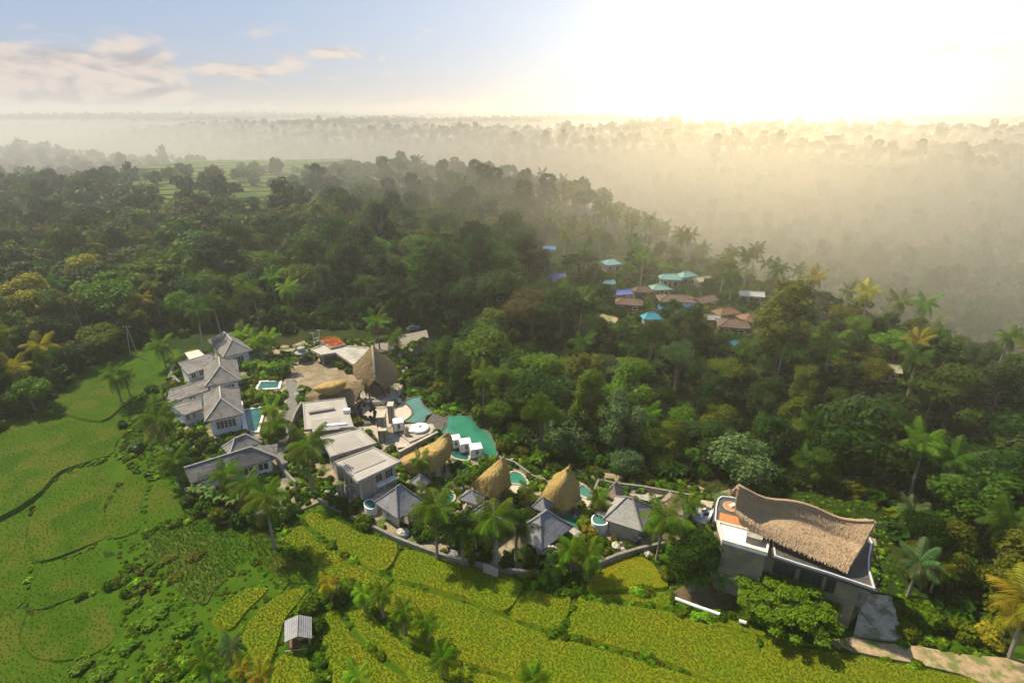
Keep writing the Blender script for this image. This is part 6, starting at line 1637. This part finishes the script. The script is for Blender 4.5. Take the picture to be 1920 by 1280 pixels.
# banana plants
def banana_leaf_np():
    t = np.linspace(0, 1, 8); V, F = [], []
    for i, u in enumerate(t):
        w = .15 * math.sin(math.pi * min(1, u * .9 + .08)) ** .6; x = u * (1 - .12 * u); z = .75 * u - .75 * u ** 2.4
        V += [(x, -w, z - .04), (x, 0, z), (x, w, z - .04)]
    for i in range(7):
        a = 3 * i; F += [(a, a + 1, a + 4, a + 3), (a + 1, a + 2, a + 5, a + 4)]
    return np.array(V), np.array(F)
BAN = npmesh('banana_leaf', *banana_leaf_np(), [M_LEAF])
for i_, (px, py, hh, lab) in enumerate(((395,950,2.6,'left banana plant before the lowest villa'), (410,958,2.8,'second banana plant before the lowest villa'), (425,955,2.4,'banana plant with the palest leaf before the lowest villa'), (445,962,2.6,'right banana plant before the lowest villa'), (372,940,2.2,'small banana plant at the left of the row'), (1345,1115,2.4,'banana plant by the pond'), (1075,1062,2.2,'banana plant in the garden by the yellow field'), (1030,1075,2.0,'low banana plant by the arched doorway'))):
    b = G(px, py); t = thing('banana_plant', b, lab, 'banana plant', 'banana plants')
    link(bpy.data.objects.new('stem', tome('stem', MB().tube([(0, 0, -.2), (0, 0, hh * .5), (.05, 0, hh)], [.16, .13, .08], 7), mat('banana_stem', (.13, .15, .05), None, 1, .7))), t)
    r_ = random.Random(i_)
    for k in range(9):
        o = bpy.data.objects.new('leaf', BAN); o.color = (.09 * r_.uniform(.8, 1.4), .17 * r_.uniform(.8, 1.3), .035, 1); o.location = (.03, 0, hh); o.scale = (r_.uniform(1.6, 2.4),) * 3
        o.rotation_euler = (r_.uniform(-.2, .2), -r_.uniform(-.2, .6), k * 2.4 + r_.uniform(-.3, .3)); link(o, t)

# ------------------------------------------------------------------ the forest
NOTREE_PX = [(150,697),(255,650),(330,634),(440,600),(540,625),(560,618),(640,612),(700,618),(760,600),(860,596),(860,628),(800,650),(775,690),(768,728),(800,728),(850,756),(900,770),(945,826),(975,856),(1100,878),(1130,888),(1300,902),(1340,905),(1400,890),(1660,950),(1680,1050),(1725,1110),(1745,1195),(1990,1225),(1990,1500),(-300,1500),(-300,830),(0,800),(60,772),(110,740)]
NOTREE = [P(x, y, 0) for x, y in NOTREE_PX]
cand = []
def poisson(n, rmin, rmax, spacing, amax=50):
    a = np.radians(rng.uniform(-amax, amax, n)); rr_ = np.sqrt(rng.uniform(rmin ** 2, rmax ** 2, n))
    x, y = rr_ * np.sin(a), rr_ * np.cos(a)
    cell = {}; keep = []
    for i in range(n):
        s = spacing(rr_[i]); k = (int(x[i] // s), int(y[i] // s)); ok = True
        for da in (-1, 0, 1):
            for db in (-1, 0, 1):
                for j in cell.get((k[0] + da, k[1] + db), ()):
                    if (x[i] - x[j]) ** 2 + (y[i] - y[j]) ** 2 < s * s: ok = False; break
        if ok: cell.setdefault(k, []).append(i); keep.append(i)
    return x[keep], y[keep]
fx, fy = poisson(60000, 55, 340, lambda q: 7.0)
ok = ~inpoly(fx, fy, NOTREE)
for k_, (vx, vy, vr) in enumerate(VSPOT): ok &= np.hypot(fx - vx, fy - vy) > (vr + 2.0 if k_ < 25 else vr * .75)
# keep sight lines to the village roofs: no tall tree just in front of a house
for (vx, vy, vr) in VSPOT[:25] + VSPOT[-1:]:
    d = np.hypot(vx, vy); ux, uy = vx / d, vy / d
    al = fx * ux + fy * uy; ac = np.abs(fx * uy - fy * ux)
    ok &= ~((ac < vr + 1.5) & (al < d) & (al > d - 14))
ok &= ~(inpoly(fx, fy, FARTERR) & (rng.random(len(fx)) < .6))
fx, fy = fx[ok], fy[ok]; fz = H(fx, fy)
dist = np.hypot(fx, fy)
dborder = pdist(fx, fy, [(p.x, p.y) for p in NOTREE] + [(NOTREE[0].x, NOTREE[0].y)])
zone_n = vnoise(fx / 34 + 5.5, fy / 34 + 2.1); zone_m = vnoise(fx / 15 + 1.5, fy / 15 + 12.1)
order = np.argsort(dist)
ind, rest = [], []
def zone(px, py, x, y):
    if x < -55 and y < 190: return 'of the left forest by the meadow' if px < 330 else 'behind the grey-roofed villas'
    if x < -20 and y < 200: return 'behind the car port'
    g = float(pdist(np.array(x), np.array(y), GORGE))
    if g < 34 and x < 25: return 'behind the jade and emerald pools'
    if g < 34 and x < 48: return 'in the gorge behind the cones'
    if g < 36: return 'in the gorge behind the thatched hall'
    if x > 25 and y < 290: return 'around the village roofs' if x < 95 else 'on the ridge right of the village'
    if x < -70: return 'in the far left forest'
    return 'in the middle forest'
for k in order:
    x, y, z = fx[k], fy[k], fz[k]
    px, py, dep = proj(x, y, z + 6)
    vis = -60 < px < 1980 and py < 1330
    n, m_ = zone_n[k], zone_m[k]
    kd = 'round' if m_ < .42 else 'tall' if m_ < .62 else 'loose' if m_ < .72 else 'bamboo' if m_ < .84 else 'umbrella' if rng.random() < .3 else 'round'
    w = 9.5 + 12.5 * rng.random() ** 1.5; hs = rng.uniform(.7, 1.0) * (1.12 if w < 12 else .9)
    if kd == 'umbrella': w *= 1.15; hs *= .95
    if kd == 'tall': w *= .95
    if kd == 'bamboo': w *= .9
    if dborder[k] < 9: w *= .62
    gdist = float(pdist(np.array(x), np.array(y), GORGE))
    if y > 140 and x > 10 and gdist > 24: w *= .62
    if y > 110 and x > 20 and -40 < (x - np.interp(y, EDGE_Y, EDGE_X)) < 30: w *= .72
    u = rng.random()
    col_ = C_DARK if u < .42 else C_MID if u < .70 else C_BRIGHT if u < .82 else C_OLIVE if u < .94 else C_GREY if u < .975 else C_BROWN
    if n > .62 and col_ is C_MID: col_ = C_BRIGHT
    if n < .3 and col_ is C_MID: col_ = C_DARK
    if x > 60 and y > 140 and col_ in (C_MID, C_BRIGHT) and u > .5: col_ = C_OLIVE
    if x < -90 and y < 260 and u > .9: col_ = C_YEL
    if x > 50 and y < 115 and col_ in (C_BRIGHT, C_GREY): col_ = C_MID
    if rng.random() < (.22 if x < -20 else .10) and dborder[k] > 6: kd = 'palm'; col_ = C_MID if u < .5 else C_BRIGHT if u < .8 else C_OLIVE
    rec = (kd, x, y, z, w, hs, col_, px, py)
    (ind if vis and len(ind) < 340 else rest).append(rec)
ORD = ['first', 'second', 'third', 'fourth', 'fifth', 'sixth', 'seventh', 'eighth', 'ninth', 'tenth', 'eleventh', 'twelfth', 'thirteenth', 'fourteenth', 'fifteenth', 'sixteenth', 'seventeenth', 'eighteenth', 'nineteenth', 'twentieth'] + ['twenty-' + q for q in 'first second third fourth fifth sixth seventh eighth ninth'.split()] + ['thirtieth'] + ['thirty-' + q for q in 'first second third fourth fifth sixth seventh eighth ninth'.split()] + ['fortieth'] + ['forty-' + q for q in 'first second third fourth fifth sixth seventh eighth ninth'.split()]
KW = {'round': 'rounded', 'tall': 'upright', 'loose': 'open-crowned', 'bamboo': 'feathery bamboo-like', 'umbrella': 'flat-topped', 'palm': 'palm'}
groups = {}
for rec in ind: groups.setdefault((rec[0], rec[6], zone(rec[7], rec[8], rec[1], rec[2])), []).append(rec)
sd_ = 0
for (kd, c_, zn), lst in groups.items():
    lst.sort(key=lambda q: q[7])
    for i_, (kd, x, y, z, w, hs, c2, px, py) in enumerate(lst):
        sd_ += 1
        base_lab = '%s %s tree' % (CNAME[c_], KW[kd]) if kd != 'palm' else '%s forest palm' % CNAME[c_]
        if len(lst) == 1: lab = 'only %s %s' % (base_lab, zn)
        else: lab = '%s from left of %ss %s' % (ORD[i_], base_lab, zn)
        if kd == 'palm': palm(Vector((x, y, z - .2)), 9 + (w * 7.3) % 5, 3.6 + (w * 3.1) % 1.0, c_, lab, 'palms of the gorge and forest', False, sd_)
        else: tree(kd, (x, y, z - .2), w, hs, c_, lab, 'trees of the gorge and forest', sd_)

# far trees and undergrowth: instanced masses
def scatter(name, label, pts, idx, scl, protos, rotz, kind='stuff'):
    me = bpy.data.meshes.new(name); me.vertices.add(len(pts)); me.vertices.foreach_set('co', np.asarray(pts, np.float32).ravel())
    for nm, typ, dat in (('idx', 'INT', np.asarray(idx, np.int32)), ('scl', 'FLOAT_VECTOR', np.asarray(scl, np.float32).ravel()), ('rot', 'FLOAT_VECTOR', np.stack([0 * rotz, 0 * rotz, rotz], -1).astype(np.float32).ravel())):
        at = me.attributes.new(nm, typ, 'POINT'); at.data.foreach_set('value' if typ == 'INT' else 'vector', dat)
    o = tag(link(bpy.data.objects.new(name, me)), label, kind=kind)
    c = bpy.data.collections.new(name + '_source')
    for i, p in enumerate(protos):
        ob = bpy.data.objects.new('%s_source_%02d' % (name, i), p[0]); ob.color = (*p[1], 1); c.objects.link(ob)
    ng = bpy.data.node_groups.new(name, 'GeometryNodeTree')
    ng.interface.new_socket('Geometry', in_out='INPUT', socket_type='NodeSocketGeometry'); ng.interface.new_socket('Geometry', in_out='OUTPUT', socket_type='NodeSocketGeometry')
    N = ng.nodes; Lk = ng.links
    gi, go = N.new('NodeGroupInput'), N.new('NodeGroupOutput'); ip = N.new('GeometryNodeInstanceOnPoints'); ci = N.new('GeometryNodeCollectionInfo')
    ci.inputs['Collection'].default_value = c; ci.inputs['Separate Children'].default_value = True; ci.inputs['Reset Children'].default_value = True
    def na(nm, typ): q = N.new('GeometryNodeInputNamedAttribute'); q.data_type = typ; q.inputs['Name'].default_value = nm; return q.outputs[0]
    Lk.new(gi.outputs[0], ip.inputs['Points']); Lk.new(ci.outputs[0], ip.inputs['Instance']); ip.inputs['Pick Instance'].default_value = True
    Lk.new(na('idx', 'INT'), ip.inputs['Instance Index']); Lk.new(na('rot', 'FLOAT_VECTOR'), ip.inputs['Rotation']); Lk.new(na('scl', 'FLOAT_VECTOR'), ip.inputs['Scale'])
    Lk.new(ip.outputs[0], go.inputs[0])
    md = o.modifiers.new('scatter', 'NODES'); md.node_group = ng
    return o

def own_leaf(c): return leafmat('leaves_%s' % CNAME[c].replace(' ', '_'), own=c)
def whole_tree(kd, seed, nleaf, c=None):
    v, f, cl = crown_np(kd, seed, nleaf); t = trunk_mb(kd, cl, seed)
    tv = np.array([tuple(p) for p in t.v]); tf = [q for q in t.f if len(q) == 4]
    return npmesh('tree_' + kd, np.concatenate([v, tv]), np.concatenate([f, np.array(tf) + len(v)]), [own_leaf(c), M_BARK], mi=np.concatenate([np.zeros(len(f), int), np.ones(len(tf), int)]))
def whole_palm(seed, c):
    v, f = palm_crown_np(seed, 15); v = v * .30; me_, top = palm_trunk_me(1.0, .05, .012, seed)
    tv = np.array([x.co[:] for x in me_.vertices]); tf = np.array([tuple(p.vertices) for p in me_.polygons if len(p.vertices) == 4])
    return npmesh('tree_palm', np.concatenate([v + np.array(top), tv]), np.concatenate([f, tf + len(v)]), [own_leaf(c), M_PALMBARK], mi=np.concatenate([np.zeros(len(f), int), np.ones(len(tf), int)]))
PCOL = [C_DARK, C_MID, C_MID, C_BRIGHT, C_OLIVE]
near_protos = [(whole_tree(kd, 50 + i, 2600, c), c) for i, (kd, c) in enumerate((('round', C_DARK), ('round', C_MID), ('round', C_OLIVE), ('tall', C_DARK), ('tall', C_MID), ('loose', C_BRIGHT), ('loose', C_OLIVE), ('umbrella', C_MID), ('bamboo', C_MID)))] + [(whole_palm(90, C_MID), C_MID), (whole_palm(91, C_OLIVE), C_OLIVE)]
far_protos = [(whole_tree(kd, 70 + i, 500, c), c) for i, (kd, c) in enumerate((('round', C_DARK), ('round', C_MID), ('round', C_OLIVE), ('tall', C_DARK), ('loose', C_MID), ('umbrella', C_MID)))] + [(whole_palm(92, C_MID), C_MID)]
K2 = {'round': (0, 1, 2), 'tall': (3, 4), 'loose': (5, 6), 'umbrella': (7,), 'bamboo': (8,), 'palm': (9, 10)}
pts, idx, scl = [], [], []
for j, (kd, x, y, z, w, hs, c_, px, py) in enumerate(rest):
    pts.append((x, y, z - .2)); q = K2[kd]
    if kd == 'palm' or (y > 200 and rng.random() < .2): idx.append(9 + j % 2); s = rng.uniform(11, 15); scl.append((s, s, s))
    else: idx.append(q[j % len(q)]); scl.append((w, w, w * hs))
scatter('forest', 'dense green forest of broadleaf trees and palms beyond the gorge', pts, idx, scl, near_protos, rng.random(len(pts)) * 6.28)
gx, gy = poisson(120000, 340, 1900, lambda q: 6.5 + q * .0105, 48)
okf = ~(inpoly(gx, gy, FARTERR) & (rng.random(len(gx)) < .62))
gx, gy = gx[okf], gy[okf]; gz = H(gx, gy); rr_ = np.hypot(gx, gy)
s = rng.uniform(9, 15, len(gx)) * (1 + rr_ * .00035); ii = rng.integers(0, 7, len(gx)); ii = np.where((ii == 5) & (rng.random(len(gx)) < .6), 0, ii)
scatter('far_forest', 'hazy forest covering the distant hills and valleys', np.stack([gx, gy, gz - .3], -1), ii, np.stack([s, s, s * rng.uniform(.8, 1.25, len(gx))], -1), far_protos, rng.random(len(gx)) * 6.28)
gx, gy = poisson(90000, 1900, 5200, lambda q: 9 + q * .006, 46)
gz = H(gx, gy); rr_ = np.hypot(gx, gy); s = rng.uniform(15, 25, len(gx)) * (1 + rr_ * .00010)
scatter('horizon_forest', 'misty tree cover on the farthest ridges', np.stack([gx, gy, gz - 2], -1), rng.integers(0, 5, len(gx)), np.stack([s, s, s * .7], -1), far_protos, rng.random(len(gx)) * 6.28)

# undergrowth: forest floor, gorge sides, terrace banks
bush_protos = [(whole_tree('bush', 200 + i, 420, c), c) for i, c in enumerate((C_DARK, C_MID, C_BRIGHT, C_OLIVE, C_LIME, C_GREY))]
ux, uy = poisson(80000, 50, 230, lambda q: 2.5)
oku = ~inpoly(ux, uy, NOTREE)
for (vx, vy, vr) in VSPOT: oku &= np.hypot(ux - vx, uy - vy) > vr * .8
ux, uy = ux[oku], uy[oku]; s = rng.uniform(2.5, 5.0, len(ux))
scatter('undergrowth', 'low green undergrowth between the forest trees', np.stack([ux, uy, H(ux, uy) - .1], -1), rng.choice([0, 0, 0, 1, 1, 3], len(ux)), np.stack([s, s, s * .9], -1), bush_protos, rng.random(len(ux)) * 6.28)
# garden planting inside the resort, outside every footprint
ux, uy = rng.uniform(-95, 62, 16000), rng.uniform(45, 150, 16000)
oku = inpoly(ux, uy, [(p.x, p.y) for p in RESORT])
oku &= (vnoise(ux / 5, uy / 5) + .35 * rng.random(len(ux))) > .52
for f_ in FOOT: oku &= ~inpoly(ux, uy, f_)
ux, uy = ux[oku], uy[oku]; s = rng.uniform(.8, 2.1, len(ux))
scatter('garden_plants', 'mixed low garden plants between the resort buildings', np.stack([ux, uy, 0 * ux - .05], -1), rng.choice([0, 1, 1, 2, 2, 3, 4], len(ux)), np.stack([s, s, s * .8], -1), bush_protos, rng.random(len(ux)) * 6.28)
# weeds and bund grass in the gaps between the fields
ux, uy = rng.uniform(-125, 75, 42000), rng.uniform(36, 135, 42000)
oku = inpoly(ux, uy, NOTREE) & ~inpoly(ux, uy, [(p.x, p.y) for p in RESORT]) & (np.abs(ux) < uy * 1.05 + 6)
for f_ in FOOT: oku &= ~inpoly(ux, uy, f_)
ux, uy = ux[oku], uy[oku]; s = rng.uniform(.5, 1.5, len(ux)); wn = vnoise(ux / 6 + 3, uy / 6); s = s * (.5 + 1.0 * np.clip((wn - .5) * 3, 0, 1))
scatter('weeds', 'tufts of weeds and bund grass between the fields', np.stack([ux, uy, H(ux, uy) - .05], -1), rng.choice([1, 1, 2, 2, 2, 3, 4], len(ux)), np.stack([s, s, s * .75], -1), bush_protos, rng.random(len(ux)) * 6.28)

# ------------------------------------------------------------------ morning haze: one closed box of even air
HZ = 17000.0
hz = MB().box((0, 0, -150), 2 * HZ, 2 * HZ, 150 + 84).build('haze', M_WHITE)
hm = bpy.data.materials.new('haze_air'); hm.use_nodes = True; hm.node_tree.nodes.clear()
T = NT(hm.node_tree); pv = T.new('ShaderNodeVolumePrincipled')
pv.inputs['Color'].default_value = (1.0, .98, .95, 1); pv.inputs['Density'].default_value = HAZE = 0.0005
pv.inputs['Anisotropy'].default_value = .72
T.l.new(pv.outputs[0], T.new('ShaderNodeOutputMaterial').inputs['Volume'])
hz.data.materials.clear(); hz.data.materials.append(hm)
tag(hz, 'pale morning haze over the whole valley', kind='stuff')
# low mist lying in the valleys beyond the plateau edge
MIST = [(150,60),(132,125),(118,160),(84,160),(44,172),(0,205),(-40,268),(-118,340),(-230,440),(-430,580),(-900,800),(-3000,1100),(-9000,6000),(0,12000),(9000,6000),(4000,60)]
ms = MB().prism([Vector((x, y, 0)) for x, y in MIST], -145, 27).build('valley_mist', M_WHITE)
mm = bpy.data.materials.new('mist_air'); mm.use_nodes = True; mm.node_tree.nodes.clear()
T = NT(mm.node_tree); pv = T.new('ShaderNodeVolumePrincipled')
pv.inputs['Color'].default_value = (1.0, .965, .89, 1); pv.inputs['Density'].default_value = 0.0013; pv.inputs['Anisotropy'].default_value = .7
T.l.new(pv.outputs[0], T.new('ShaderNodeOutputMaterial').inputs['Volume'])
ms.data.materials.clear(); ms.data.materials.append(mm)
tag(ms, 'pale morning mist lying in the valleys beyond the plateau', kind='stuff')
print('objects', len(bpy.data.objects), 'individual trees', len(ind), 'rest', len(rest), 'far', len(gx))
